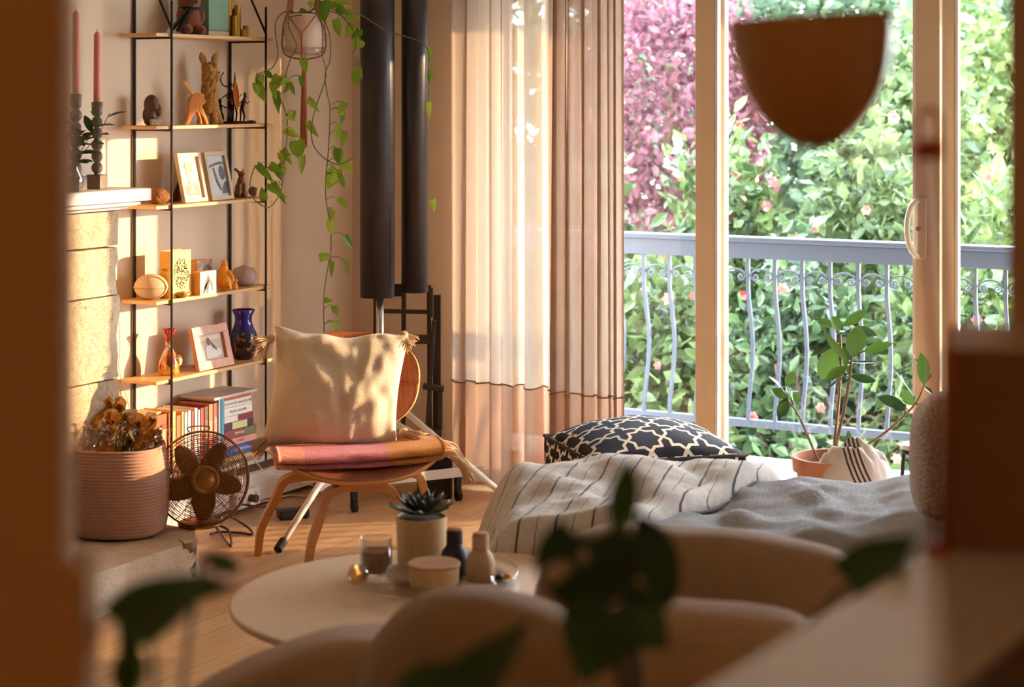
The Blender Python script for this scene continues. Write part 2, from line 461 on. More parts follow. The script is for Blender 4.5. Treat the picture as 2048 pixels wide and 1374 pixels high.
# scrolls between the balusters
sc = G()
def scroll_pts(w, zc):
    out = []
    for i in range(20):   # left volute out to the arch
        a = i/19*3.6*PI; r = .006+.012*(i/19)
        out.append(Vector((-w/2+.028 - r*math.cos(a+.6)*1.0, 0, zc-.03 + r*math.sin(a+.6))))
    return out
w = sp-.02
arch = [Vector((-w/2*math.cos(PI*i/14)*.97, 0, z1-.075+.03*math.sin(PI*i/14))) for i in range(15)]
vl = [Vector((-w/2+.022+.018*(1-i/16)*math.cos(PI-i/16*3*PI), 0, z1-.078-.018*(1-i/16)*math.sin(i/16*3*PI))) for i in range(16)]
vr = [Vector((-p.x, p.y, p.z)) for p in vl]
sc.tube(arch, .004, 6); sc.tube(vl, .004, 6); sc.tube(vr, .004, 6)
sco = None
for k in range(-14, 21):
    x = x0+(k+.5)*sp
    if x < -3.3 or x > 3.4: continue
    if sco is None: sco = obj('scroll', sc, m_rail, rl, loc=(x, 0, 0), smooth=True)
    else:
        c = sco.copy(); COL.objects.link(c); c.parent = rl; c.location = (x, 0, 0)
for x in (-3.4, 3.5): obj('post', G().box2((x-.02, -.02, 0), (x+.02, .02, rt-.093)), m_rail, rl)

# ---------------- garden
m_ground = plain('garden_soil', (92, 84, 60), .95, var=.3, vs=2, bump=.5)
struct('garden_ground', G().box2((-30, 1.3, -2.7), (40, 60, -2.6)), m_ground)
def foliage(cx, cy, cz, rx, ry, rz, n, ls, seed, droop=.3, shell=.55):
    r = np.random.RandomState(seed)
    d = r.normal(size=(n, 3)); d /= np.linalg.norm(d, axis=1)[:, None]
    rad = (shell + (1-shell)*r.rand(n))[:, None]
    lump = 1+.18*np.sin(d[:, 0:1]*7+seed)*np.cos(d[:, 2:3]*6+seed*2)
    P = d*rad*lump*np.array([[rx, ry, rz]]) + np.array([[cx, cy, cz]])
    ax = r.normal(size=(n, 3)) + d*.8; ax[:, 2] -= droop; ax /= np.linalg.norm(ax, axis=1)[:, None]
    nn = r.normal(size=(n, 3))*.7 + np.array([[0, -.4, .9]]); nn -= ax*(nn*ax).sum(1)[:, None]; nn /= np.linalg.norm(nn, axis=1)[:, None]
    sd2 = np.cross(ax, nn); L = ls*(.6+.8*r.rand(n))[:, None]; Wd = L*.24
    a = P; b = P+ax*L
    m1 = P+ax*L*.35; m2 = P+ax*L*.72-nn*L*.05
    V = np.stack([a, m1+sd2*Wd-(-nn)*Wd*.3, m1, m1-sd2*Wd+nn*Wd*.3, m2+sd2*Wd*.75+nn*Wd*.2, m2, m2-sd2*Wd*.75+nn*Wd*.2, b], 1).reshape(-1, 3)
    base = [(0,1,2), (0,2,3), (1,4,5,2), (2,5,6,3), (4,7,5), (5,7,6)]
    me = [[i*8+j for j in q] for i in range(n) for q in base]
    g = G(); g.v = [tuple(p) for p in V]; g.f = me; g.mi = [0]*len(me); return g
M_leaf = {
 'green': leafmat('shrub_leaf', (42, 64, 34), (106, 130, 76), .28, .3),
 'dark': leafmat('dark_shrub_leaf', (32, 54, 38), (96, 122, 78), .28, .25),
 'pale': leafmat('pale_tree_leaf', (58, 82, 50), (126, 144, 94), .35, .4),
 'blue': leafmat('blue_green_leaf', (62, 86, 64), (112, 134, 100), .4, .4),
 'maple': leafmat('maple_leaf', (80, 44, 56), (140, 88, 98), .4, .4),
 'yellow': leafmat('yellow_green_leaf', (70, 96, 50), (130, 146, 86), .35, .4)}
m_bark = plain('bark', (92, 74, 58), .9, var=.3, vs=30, bump=.6)
m_flower = leafmat('shrub_bloom', (196, 84, 84), (214, 136, 116), .5, .4)
GRD = -2.6
def shrub(px, py, Y, rx, ry, rz, n, ls, kind, name, label, cat, group=None, seed=1, fl=0, droop=.3):
    c = ony(px, py, Y)
    th = thing(name, label, cat, (c.x, c.y, GRD), 0, group)
    z = c.z-GRD
    obj('foliage', foliage(0, 0, z, rx, ry, rz, n, ls, seed, droop), M_leaf[kind], th)
    g = G(); g.tube(smoothpath([(0, 0, -.15), (.08, 0, z*.4), (-.05, .05, z*.75), (.0, .0, z+rz*.3)], 4), [.08*(1-.6*i/12) for i in range(13)], 8)
    r = random.Random(seed)
    for i in range(7):
        a = r.random()*2*PI; zz = z-rz*.6+rz*.9*r.random()
        g.tube([(0, 0, zz-.25), (math.cos(a)*rx*.4, math.sin(a)*ry*.4, zz), (math.cos(a)*rx*.75, math.sin(a)*ry*.7, zz+rz*.25)], [.03, .02, .008], 6)
    obj('trunk', g, m_bark, th, smooth=True)
    if fl:
        g = G(); r = np.random.RandomState(seed+9)
        for i in range(fl):
            d = r.normal(size=3); d[1] = -abs(d[1])*1.2; d /= np.linalg.norm(d)
            p = Vector((d[0]*rx*.98, d[1]*ry*.98, z+d[2]*rz*.98)); s_ = .022+.02*r.rand()
            for k in range(6):
                a = k*PI/3; g.leaf(p, p+Vector((math.cos(a)*s_, -.3*s_, math.sin(a)*s_)), s_*.7, (0, -1, .2), -.2, .1, n=3)
        obj('bloom', g, m_flower, th)
    return th
HG = 'garden shrubs beyond the railing'
def sh(px, Y, top, rx, ry, rz, n, ls, kind, label, seed, fl=0, name='garden_shrub', cat='shrub', group=HG, droop=.3):
    z = ony(px, top, Y).z-rz*.95; k = (px-1024)/F; D = (Y-CY)/(RY*k+FY); py = HOR+(EYE-z)/D*F
    return shrub(px, py, Y, rx, ry, rz, n, ls, kind, name, label, cat, group, seed, fl, droop)
sh(1040, 2.3, 560, .42, .40, 1.1, 2600, .105, 'green', 'low green shrub behind the railing, glimpsed through the linen curtains', 3, 4)
sh(1325, 2.3, 520, .42, .40, 1.1, 3600, .10, 'green', 'low green shrub behind the balusters in the left pane', 4, 10)
sh(1600, 2.3, 500, .42, .40, 1.1, 3800, .095, 'dark', 'dark leafy low shrub behind the balusters in the left half of the middle pane', 5, 12)
sh(1880, 2.3, 500, .42, .40, 1.1, 3800, .095, 'green', 'low green shrub behind the balusters at the door handle side', 6, 10)
sh(2160, 2.3, 520, .42, .40, 1.1, 2200, .105, 'yellow', 'low yellow green shrub behind the railing past the right door edge', 7, 4)
sh(1170, 3.3, 330, .42, .42, 1.4, 3200, .10, 'green', 'tall green shrub between the curtain and the left pane', 8, 10)
sh(1460, 3.3, 260, .42, .42, 1.4, 4600, .095, 'green', 'tall green shrub with coral blooms either side of the door post', 9, 24)
sh(1740, 3.3, 210, .42, .42, 1.4, 4600, .09, 'pale', 'tall pale green shrub with coral blooms below the ochre lamp bowl', 11, 26)
sh(2020, 3.3, 350, .42, .42, 1.3, 3800, .095, 'yellow', 'tall yellow green shrub with a few blooms in the right pane', 12, 8)
sh(1340, 4.8, -60, .75, .6, .95, 6500, .075, 'maple', 'red leaved maple tree at the top of the left pane', 21, 0, 'japanese_maple', 'tree', None, .1)
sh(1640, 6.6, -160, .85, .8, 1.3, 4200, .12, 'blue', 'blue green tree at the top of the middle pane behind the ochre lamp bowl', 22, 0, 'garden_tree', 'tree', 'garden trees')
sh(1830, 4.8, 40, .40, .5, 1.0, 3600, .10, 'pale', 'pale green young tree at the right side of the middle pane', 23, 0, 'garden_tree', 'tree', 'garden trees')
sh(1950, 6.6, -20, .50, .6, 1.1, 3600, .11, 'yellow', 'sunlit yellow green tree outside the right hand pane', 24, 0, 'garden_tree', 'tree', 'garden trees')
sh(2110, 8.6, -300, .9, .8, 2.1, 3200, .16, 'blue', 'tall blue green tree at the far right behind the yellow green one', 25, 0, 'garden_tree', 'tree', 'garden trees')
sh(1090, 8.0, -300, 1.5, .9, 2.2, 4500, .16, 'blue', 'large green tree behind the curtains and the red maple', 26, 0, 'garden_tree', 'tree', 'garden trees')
# distant hedge
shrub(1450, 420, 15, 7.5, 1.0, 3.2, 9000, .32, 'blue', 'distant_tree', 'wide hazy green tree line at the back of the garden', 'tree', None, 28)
c = ony(1975, 372, 10.8)
hs = thing('neighbour_house', 'pale blue grey house wall showing between the trees in the right hand pane', 'house', (c.x, c.y, GRD))
obj('wall', G().box2((-.45, 0, 0), (.9, 2, c.z-GRD+.10)), plain('house_render', (196, 208, 228), .8), hs)
obj('roof', G().add([(-.6, -.15, c.z-GRD+.10), (1.15, -.15, c.z-GRD+.10), (1.15, 2.15, c.z-GRD+.10), (-.6, 2.15, c.z-GRD+.10), (-.6, 1, c.z-GRD+.35), (1.15, 1, c.z-GRD+.35)],
    [(0,1,5,4), (2,3,4,5), (0,4,3), (1,2,5), (0,3,2,1)]), plain('roof_slate', (120, 130, 140), .8), hs)
# ================================================================== FIREPLACE
def stonemat(name, c1, c2, big=3, bump=.7, joints=False):
    t = NT(name); co = t.coord()
    n1 = t.noise(co, big, 7, .65); n2 = t.noise(co, 34, 5, .7)
    v = t.n('ShaderNodeTexVoronoi', feature='DISTANCE_TO_EDGE'); v.inputs['Scale'].default_value = 9
    wv = t.n('ShaderNodeVectorMath', operation='ADD'); t.l(co, wv.inputs[0])
    nz = t.n('ShaderNodeTexNoise'); nz.inputs['Scale'].default_value = 7; nz.inputs['Detail'].default_value = 5; t.l(co, nz.inputs['Vector'])
    t.l(nz.outputs['Color'], wv.inputs[1]); t.l(wv.outputs[0], v.inputs['Vector'])
    crack = t.ramp(v.outputs['Distance'], [(.0, (0,0,0,1)), (.03, (1,1,1,1))])
    col = t.ramp(n1, [(.3, lin(c1)), (.7, lin(c2))])
    col = t.mix(t.math('MULTIPLY', t.math('SUBTRACT', 1, crack), .25), col, lin((120, 88, 60)))
    h = t.math('ADD', t.math('ADD', n2, t.math('MULTIPLY', n1, 1.3)), t.math('MULTIPLY', crack, .3))
    return t.done(t.bsdf(col, .88, 0, t.bump(h, bump, .012), .3))
m_stone = stonemat('rough_limestone', (186, 160, 130), (222, 200, 170))
m_hearth = stonemat('hearth_limestone', (190, 160, 132), (226, 204, 178), 2.2, .5)
fp = thing('fireplace', 'limestone fireplace with white mantel and rough raised hearth at left edge', 'fireplace', (0, FY1, 0))
def rough_block(x0, x1, y0, y1, z0, z1, seed, amp=.012, faces='xyz', n=(4, 14, 14)):
    g = G(); sub = .03
    def P(x, y, z):
        p = Vector((x, y, z)); q = p*9+Vector((seed, seed*2, 0))
        a = noise.fractal(q, 1, 2, 4)*amp
        cx_ = (x-(x0+x1)/2)/((x1-x0)/2); cy_ = (y-(y0+y1)/2)/((y1-y0)/2); cz_ = (z-(z0+z1)/2)/((z1-z0)/2)
        if abs(cx_) > .999 and cx_ > 0: p.x += a
        if abs(cy_) > .999: p.y += a*(1 if cy_ > 0 else -1)
        if abs(cz_) > .999 and cz_ > 0: p.z += a*.3
        if abs(cx_) > .95 and abs(cy_) > .95: p.x -= .006; p.y -= .006*(1 if cy_ > 0 else -1)
        return p
    nx = max(2, int((x1-x0)/sub)); ny = max(2, int((y1-y0)/sub)); nz = max(2, int((z1-z0)/sub))
    lx = lambda u: x0+(x1-x0)*u; ly = lambda u: y0+(y1-y0)*u; lz = lambda u: z0+(z1-z0)*u
    g.grid(lambda u, v: P(x1, ly(u), lz(v)), ny, nz); g.grid(lambda u, v: P(x0, ly(u), lz(v)), ny, nz)
    g.grid(lambda u, v: P(lx(u), y1, lz(v)), nx, nz); g.grid(lambda u, v: P(lx(u), y0, lz(v)), nx, nz)
    g.grid(lambda u, v: P(lx(u), ly(v), z1), nx, ny); g.grid(lambda u, v: P(lx(u), ly(v), z0), nx, ny)
    return g
# pillar of stone courses (local y measured from FY1)
zc = [.135, .36, .60, .865, 1.02, 1.135]
for i in range(5):
    y0 = -.34+(.05 if i % 2 else 0)
    obj('stone_course', rough_block(.132, .205, y0, -.004, zc[i]+.003, zc[i+1]-.003, i*7.3, .010), m_stone, fp, smooth=True)
obj('stone_lintel', rough_block(.132, .20, -1.75, -.345, .84, 1.135, 31, .010), m_stone, fp, smooth=True)
obj('firebox', G().box2((.131, -1.7, .13), (.15, -.35, .84)), plain('soot_black', (30, 26, 24), .9), fp)
g = G()
g.box2((.131, -1.85, 1.165), (.30, .035, 1.205)); g.box2((.131, -1.82, 1.150), (.275, .015, 1.164)); g.box2((.131, -1.8, 1.137), (.235, .0, 1.149))
obj('mantel_shelf', g, m_trimw, fp, bevel=.004)
hb = rough_block(.02, .54, -1.95, .075, 0.0, .128, 55, .016)
for p in hb.v:
    if p.y > -.02:   # broken, chamfered outer corner
        k = max(0, (p.x-.44)/.10); p.y -= k*.10*(1+.3*noise.noise(p*20))
obj('hearth', hb, m_hearth, fp, smooth=True)

# candlesticks on the mantel
m_marble = plain('grey_stone_candlestick', (112, 96, 80), .45, var=.3, vs=30)
m_cand = plain('pink_wax', (226, 138, 118), .55, var=.06, spec=.3)
def candlestick(px, ybase, hs, hc, label, wx=.20):
    p = onx(px, ybase, wx); th = thing('candlestick', label, 'candlestick', (p.x, p.y, 1.2055), .2, 'stone candlesticks on the mantel')
    g = G(); a = .026
    g.box((0, 0, .0225), (.05, .05, .045))
    obj('base', g, m_marble, th, bevel=.003)
    prof = [(.010, .045)]
    n = 5; z = .048; step = (hs-.05-.045)/n
    for i in range(n):
        for k in range(9):
            q = k/8; prof.append((.0075+.0105*math.sin(PI*q)**.8, z+step*q))
        z += step
    prof += [(.011, z), (.016, z+.006), (.018, z+.045), (.011, z+.045), (.010, z+.030)]
    obj('stem', G().lathe(prof, 20), m_marble, th, smooth=True)
    obj('candle', G().lathe([(.0105, z+.031), (.0108, z+.10), (.0100, z+hc-.01), (.004, z+hc), (.0005, z+hc+.001)], 16), m_cand, th, smooth=True)
    obj('wick', G().tube([(0, 0, z+hc), (.001, 0, z+hc+.010)], .0008, 6), m_black, th)
candlestick(194, 366, .275, .265, 'right hand grey stone candlestick with short pink candle on the white mantel')
candlestick(152, 366, .30, .30, 'left grey stone candlestick with tall pink candle beside the leafy sprig vase', .23)
p = onx(146, 368, .26)
vs = thing('glass_vase', 'small clear vase with a leafy green sprig on the mantel behind the jamb', 'vase', (p.x, p.y, 1.2055))
obj('vessel', G().lathe([(.018, 0), (.03, .01), (.033, .04), (.016, .075), (.02, .09), (.0185, .09), (.0145, .075), (.031, .04), (.028, .012), (.0, .008)], 20), m_clear, vs, smooth=True)
g = G(); gs = G(); r = random.Random(4)
for s_ in range(6):
    q = [Vector((0, 0, .02)), Vector((.007*s_-.01, 0, .10)), Vector((.022*s_-.04, .014*(s_-3), .16+.01*(s_%2))), Vector((.034*s_-.06, .02*(s_-3), .17+.035*(s_%3)))]
    ps = smoothpath(q, 5); gs.tube(ps, .0012, 5)
    for k in range(4, len(ps), 2):
        a = r.random()*6.28; d = Vector((math.cos(a)*.6+.5, math.sin(a)*.4, .25)).normalized()
        g.leaf(ps[k], ps[k]+d*.062, .026, (0, -.3, 1), .2, .2)
m_sprig = leafmat('sprig_leaf', (44, 66, 38), (74, 96, 54), .5, .25)
obj('stem', gs, m_sprig, vs); obj('leaves', g, m_sprig, vs)

# ================================================================== SHELF UNIT
m_shelf = wood('pale_ash', (206, 160, 104), (226, 184, 128), 30, (1, .05, 1), .45)
SYL, SYR = -1.425, -.765
SZ = [1.706, 1.3975, 1.132, .8157, .551, .235]
su = thing('wall_shelf_unit', 'tall open shelf unit with six pale wood shelves on thin dark metal poles', 'shelf', (0, 0, 0))
g = None
for z in SZ[:5]:
    obj('shelf_board', G().box2((.012, SYL, z-.012), (.160, SYR, z)), m_shelf, su, bevel=.0015)
obj('shelf_board', G().box2((.012, SYL, SZ[5]-.012), (.17, SYR, SZ[5])), m_shelf, su, bevel=.0015)
PL, PR = -1.352, -.818
r_ = .0042
for y in (PL, PR):
    obj('pole', G().tube([(.008, y, .18), (.008, y, 1.98)], r_*1.3, 8), m_black, su)
    obj('pole', G().tube(smoothpath([(.166, y, .19), (.166, y, 1.70), (.166, y, 1.715), (.158, y, 1.735), (.045, y, 1.95), (.010, y, 1.985)], 3), r_, 8), m_black, su)
for z in SZ:
    for y in (PL, PR):
        obj('bracket', G().tube([(.008, y, z-.0155), (.166, y, z-.0155)], .0034, 6), m_black, su)
SH = math.pi/2       # things that face out of the wall: local -y = world +x, local x = world y
def onshelf(px, k, wx, py=None):
    p = onx(px, 300, wx); return (wx, p.y, SZ[k]+.0005)
# --- top shelf
m_plush = fabric('brown_plush', (150, 72, 22), 500, 1.2, .2, .6)
x, y, z = onshelf(378, 0, .08)
th = thing('plush_animal', 'brown plush toy animal with a black scarf on the topmost shelf', 'plush toy', (x, y, z), SH-.4)
g = G(); g.ell((0, 0, .055), (.042, .036, .055)); g.ell((-.026, -.028, .018), (.02, .03, .018)); g.ell((.026, -.028, .018), (.02, .03, .018)); g.ell((0, -.003, .118), (.042, .038, .036)); g.ell((-.032, 0, .152), (.014, .009, .014)); g.ell((.032, 0, .152), (.014, .009, .014)); g.ell((0, -.038, .110), (.018, .014, .013)); g.ell((-.04, -.012, .066), (.013, .018, .028)); g.ell((.04, -.012, .066), (.013, .018, .028))
obj('body', g, m_plush, th, remesh=.004)
g = G()
for sx_ in (-1, 1): g.ell((sx_*.014, -.034, .128), (.004, .004, .004))
g.ell((0, -.052, .114), (.006, .004, .004)); obj('eyes_and_nose', g, m_black, th, smooth=True)
g = G(); g.tube([(.034*math.cos(a*PI/8), .032*math.sin(a*PI/8), .092) for a in range(16)], .006, 8, True)
for k, (a, b) in enumerate((((-.02, -.03, .09), (-.085, -.035, .018)), ((-.015, -.035, .09), (-.07, -.05, .012)))): g.tube([a, b], .007, 4, sq=(.5, 1.3))
obj('scarf', g, fabric('black_felt', (30, 26, 26)), th)
x, y, z = onshelf(424, 0, .075)
m_teal = plain('teal_card', (126, 164, 140), .7, var=.05)
th = thing('storage_tin', 'teal tin with a cream bottom band on the topmost shelf', 'tin', (x, y, z), SH)
obj('body', G().box((0, 0, .10), (.115, .06, .164)), m_teal, th, bevel=.003)
obj('bottom_band', G().box((0, 0, .009), (.1152, .0602, .0176)), plain('cream_card', (206, 186, 150), .7), th, bevel=.002)
obj('lid', G().box((0, 0, .19), (.117, .062, .014)), m_teal, th, bevel=.003)
x, y, z = onshelf(474, 0, .085)
th = thing('brass_tube_holder', 'cluster of brass tubes of stepped heights on the topmost shelf', 'candle holder', (x, y, z), SH)
for dx, dy, h, r0 in ((-.052, .0, .16, .013), (-.045, -.022, .075, .0125), (-.024, -.018, .10, .0125), (-.002, -.004, .115, .013), (.002, -.027, .028, .012), (.028, -.020, .042, .0125), (-.02, .010, .14, .012)):
    g = G(); g.lathe([(r0, 0), (r0, h), (r0-.0015, h), (r0-.0015, h-.02), (0, h-.02)], 14, (dx, dy, 0)); obj('tube', g, m_brass, th, smooth=False)

# --- second shelf: carved figures
m_darkwood = plain('dark_carved_wood', (92, 58, 34), .5, var=.3, vs=60, bump=.5, bs=120)
x, y, z = onshelf(303, 1, .08)
th = thing('bust_figurine', 'small dark bust figurine with a pale stone block, left end of second shelf', 'figurine', (x, y, z), SH-.5)
g = G(); g.ell((0, 0, .07), (.026, .026, .034)); g.ell((-.004, 0, .035), (.027, .024, .035)); g.ell((.018, -.018, .05), (.011, .011, .02)); g.ell((.004, -.02, .062), (.009, .01, .012)); g.ell((0, 0, .01), (.026, .022, .012))
obj('carving', g, m_darkwood, th, remesh=.003)
obj('stone_block', G().box((.006, -.026, .0105), (.042, .016, .021)), plain('pale_speckled_stone', (206, 184, 150), .8, var=.3, vs=160), th, bevel=.002)
m_carved = wood('orange_carved_wood', (196, 118, 50), (226, 150, 74), 22, (1, 1, .2), .45)
x, y, z = onshelf(390, 1, .11)
th = thing('wood_animal', 'smooth orange wood walking animal with a raised flat trunk, second shelf', 'figurine', (x, y, z), SH-.55)
g = G()
M_ = Matrix.Rotation(PI/2, 4, 'X')
out = [(-.045, 0), (-.030, 0), (-.020, .018), (-.012, .034), (.0, .050), (.010, .034), (.016, .015), (.014, .003), (.026, 0), (.020, .03), (.012, .052), (.030, .026), (.040, 0), (.052, .001), (.044, .026), (.030, .058), (.024, .072), (.036, .080), (.040, .092), (.030, .102), (.036, .110), (.028, .120), (.010, .122), (-.008, .118), (-.022, .104), (-.028, .085), (-.030, .05), (-.036, .02)]
g.prism([(a*.9, b*.9) for a, b in out], .024, M_); obj('body', g, m_carved, th, bevel=.004, seg=3)
obj('trunk', G().box((-.022, 0, .125), (.014, .020, .062), (0, -.62, 0)), wood('pale_carved_wood', (222, 170, 96), (236, 190, 118), 22), th, bevel=.002)
m_woven = plain('shaggy_straw', (176, 128, 66), .85, var=.35, vs=120, bump=1.2, bs=160)
x, y, z = onshelf(418, 1, .085)
th = thing('straw_llama', 'tall shaggy straw animal with upright pointed ears, middle of second shelf', 'figurine', (x, y, z), SH-.55)
g = G(); g.ell((0, 0, .085), (.030, .028, .055)); g.tube([(0, 0, .10), (0, 0, .15), (.004, -.004, .175)], [.026, .020, .020], 14); g.ell((.004, 0, .185), (.026, .022, .034)); g.ell((.022, -.008, .165), (.018, .015, .020))
for a, b in ((-.026, .006), (.012, -.012), (.034, -.004)): g.tube([(a*.4, b, .07), (a*.9, b, .03), (a*1.2, b, 0)], [.02, .014, .013], 10)
rr = random.Random(3)
for i in range(150):
    a = rr.random()*6.28; zz = .03+.18*rr.random(); R0 = .026 if zz < .13 else .024
    d = Vector((math.cos(a), math.sin(a), 0)); g.ell(Vector((.002, 0, zz))+d*R0, (.0055, .0055, .009), None, 6, 4)
obj('body', g, m_woven, th, remesh=.0028)
g = G()
for sx_ in (-1, 1):
    g.leaf((sx_*.014+.002, 0, .205), (sx_*.030, .004, .252), .026, (0, -1, 0), 0, -.3, n=6)
obj('ear', g, m_woven, th, solid=.003, smooth=True)
obj('eyes', G().ell((.030, -.018, .182), (.003, .003, .003)), m_black, th)
x, y, z = onshelf(465, 1, .085)
m_tribe = plain('patinated_bronze', (66, 44, 32), .35, metal=.8, var=.3, vs=50, bump=.4, bs=120)
th = thing('bronze_figure_group', 'group of thin dark bronze standing figures with a curved bow on a rough base', 'sculpture', (x, y, z), SH-.6)
g = G()
def stick(g, x0, y0, h, w=1, lean=0):
    hz = h*.45
    for s_ in (-1, 1): g.tube([(x0+s_*.006, y0, .006), (x0+s_*.007+.002, y0-.003, hz*.5), (x0+s_*.004, y0, hz)], [.0028, .0036, .0045], 8)
    g.tube([(x0, y0, hz), (x0+lean*.5, y0, h*.65), (x0+lean, y0, h*.82)], [.008*w, .009*w, .004], 10)
    g.ell((x0+lean*1.2, y0, h*.90), (.006, .007, .011), None, 10, 8)
    g.tube([(x0+lean, y0, h*.78), (x0-.016, y0-.006, h*.62), (x0-.006, y0-.014, h*.52)], .0022, 6)
    g.tube([(x0+lean, y0, h*.78), (x0+.017, y0-.006, h*.64), (x0+.024, y0-.012, h*.70)], .0022, 6)
stick(g, -.010, 0, .155, 1, .002); stick(g, .036, .004, .112, .9, .010); stick(g, -.042, .006, .088, .8, -.002); stick(g, .012, .016, .15, .8, .0)
obj('figures', g, m_tribe, th, smooth=True)
g = G(); g.tube([(-.022+.022*math.cos(a), 0, .158+.026*math.sin(a)) for a in [2.0+3.0*i/12 for i in range(13)]], .0022, 6); g.tube([(-.010, 0, .13), (-.009, 0, .185)], [.006, .001], 8); g.tube([(.012, .01, .14), (.012, .01, .186)], [.005, .001], 8); g.tube([(.0, -.004, .12), (-.045, -.012, .09)], .0018, 6)
obj('bow_and_horns', g, m_tribe, th, smooth=True)
g = G(); g.leaf((.006, -.012, .155), (.012, -.014, .045), .022, (0, -1, 0), 0, .1); obj('copper_shield', g, plain('copper', (206, 110, 52), .35, metal=.6), th, solid=.002, label='polished copper coloured shield')
g = G(); g.ell((.008, .004, .002), (.085, .026, .008), None, 24, 8); g.ell((.07, 0, .004), (.02, .01, .008))
obj('base', g, m_tribe, th, smooth=True)

# --- third shelf
x, y, z = onshelf(318, 2, .09)
g = G(); g.ell((0, 0, .024), (.040, .030, .026), None, 28, 18)
for p in g.v: p += p.normalized()*noise.fractal(p*55, 1, 2, 4)*.008; p.z = max(p.z, 0)
tagp(obj('rock', g, plain('rusty_rock', (132, 82, 36), .8, var=.4, vs=60, bump=1.2, bs=90), loc=(x, y, z), rot=(0, 0, SH-.3), smooth=True), 'lumpy rust brown rock on the third shelf', 'rock')
def artmat(name, base, ink, seed, mode):
    t = NT(name); co = t.coord(); n1 = t.noise(co, 26, 6, .7)
    col = t.ramp(n1, [(.35, lin(ink)), (.62, lin(base))])
    m = t.mix(.75, col, lin(base)) if mode else col
    return t.done(t.bsdf(m, .5))
m_framew = plain('silvery_wood_frame', (206, 184, 156), .5, var=.05, vs=30)
PFZ = [0]
def photoframe(px, k, wx, w, h, fw, matl, art, label, tilt=.2, yaw=SH, nm='framed_print', cat='picture frame', dep=.016, grp=None):
    x, y, z = onshelf(px, k, wx); th = thing(nm, label, cat, (x, y, z), yaw, grp)
    pv = Matrix.Rotation(-tilt, 4, 'X') @ Matrix.Translation((0, 0, h/2))
    # frame bars
    g = G()
    for c, d in (((0, 0, h/2-fw/2), (w, dep, fw)), ((0, 0, -h/2+fw/2), (w, dep, fw)), ((-w/2+fw/2, 0, 0), (fw, dep, h-2*fw)), ((w/2-fw/2, 0, 0), (fw, dep, h-2*fw))): g.box(c, d, M=pv)
    obj('frame', g, matl, th, bevel=.0012)
    pic = obj('picture', G().box((0, .003, 0), (w-2*fw, .002, h-2*fw), M=pv), art[0], th)
    for i2, (nm2, out, m_) in enumerate(art[1]):
        g = G(); g.prism([(a, b) for a, b in out], .0004, pv @ Matrix.Translation((0, .0016-.0004*i2, 0)) @ Matrix.Rotation(PI/2, 4, 'X')); obj(nm2, g, m_, pic)
    obj('easel_back', G().add([(-.02, h*.70*math.sin(tilt)+dep/2+.004, h*.70), (.02, h*.70*math.sin(tilt)+dep/2+.004, h*.70), (.025, h*.50, .001), (-.025, h*.50, .001)], [(0,1,2,3)]), m_darkwood, th, solid=.003)
    return th
def oval(cx, cy, rx, ry, n=20, a0=0, a1=2*PI): return [(cx+rx*math.cos(a0+(a1-a0)*i/n), cy+ry*math.sin(a0+(a1-a0)*i/n)) for i in range(n)]
m_pap = artmat('sketch_paper', (232, 214, 184), (200, 178, 150), 1, 1)
m_pencil = artmat('pencil_grey', (150, 132, 116), (96, 84, 76), 2, 0); m_pencil2 = artmat('light_pencil', (212, 190, 164), (176, 152, 130), 2, 1)
m_hair = artmat('graphite_hair', (176, 156, 134), (120, 104, 90), 3, 0)
portrait = (m_pap, [('coat', [(-.040, -.062), (-.042, -.035), (-.030, -.018), (-.012, -.008), (.006, -.008), (.026, -.020), (.036, -.040), (.038, -.062)], m_pencil),
    ('collar', [(-.010, -.008), (-.006, -.050), (.002, -.055), (.008, -.012)], m_pencil2),
    ('face', oval(-.002, .020, .019, .030), m_pencil2), ('hair', oval(-.003, .040, .022, .018), m_hair), ('face_shadow', [(-.012, .024), (-.004, .026), (-.004, .022), (-.012, .020)], m_hair), ('eye_shadow', [(.003, .026), (.012, .025), (.012, .021), (.003, .022)], m_hair), ('mouth_mark', [(-.005, .004), (.005, .004), (.004, .001), (-.004, .001)], m_hair)])
G_FR = 'pale frames on the third shelf'
photoframe(391, 2, .135, .127, .172, .014, m_framew, portrait, 'pale photo frame with a sketched portrait, left of the pair on the third shelf', .22, grp=G_FR)
m_pap2 = artmat('cool_print', (206, 204, 204), (168, 168, 172), 4, 1); m_ink = artmat('ink_wash', (110, 112, 118), (58, 60, 66), 5, 0)
abstract = (m_pap2, [('hat_band', [(-.040, .038), (.020, .052), (.044, .050), (.044, .042), (.0, .040), (-.038, .030)], m_ink), ('dark_patch', oval(.028, .012, .016, .026), m_ink), ('shoulder', [(.05, -.062), (.012, -.062), (.02, -.04), (.034, -.022), (.05, -.018)], m_ink), ('shadow_line', [(-.02, .03), (-.012, .03), (.0, -.02), (.016, -.05), (.006, -.05), (-.012, -.02)], m_pencil)])
photoframe(444, 2, .135, .127, .172, .014, m_framew, abstract, 'pale photo frame with a grey abstract print, right of the pair on the third shelf', .22, grp=G_FR)
m_catc = plain('brown_glazed_clay', (122, 68, 32), .35, var=.35, vs=50, bump=.4, bs=90)
x, y, z = onshelf(481, 2, .085)
th = thing('cat_figurine', 'brown speckled clay animal figurine sitting, right of the frames', 'figurine', (x, y, z), SH-.7)
g = G(); g.ell((0, 0, .03), (.020, .024, .032)); g.ell((.0, -.006, .055), (.014, .014, .024)); g.ell((.0, -.012, .084), (.013, .012, .011)); g.tube([(-.006, -.006, .09), (-.022, 0, .104)], [.005, .006], 8); g.tube([(.006, -.004, .09), (.010, .004, .100)], [.004, .003], 8); g.ell((0, -.024, .081), (.007, .009, .006))
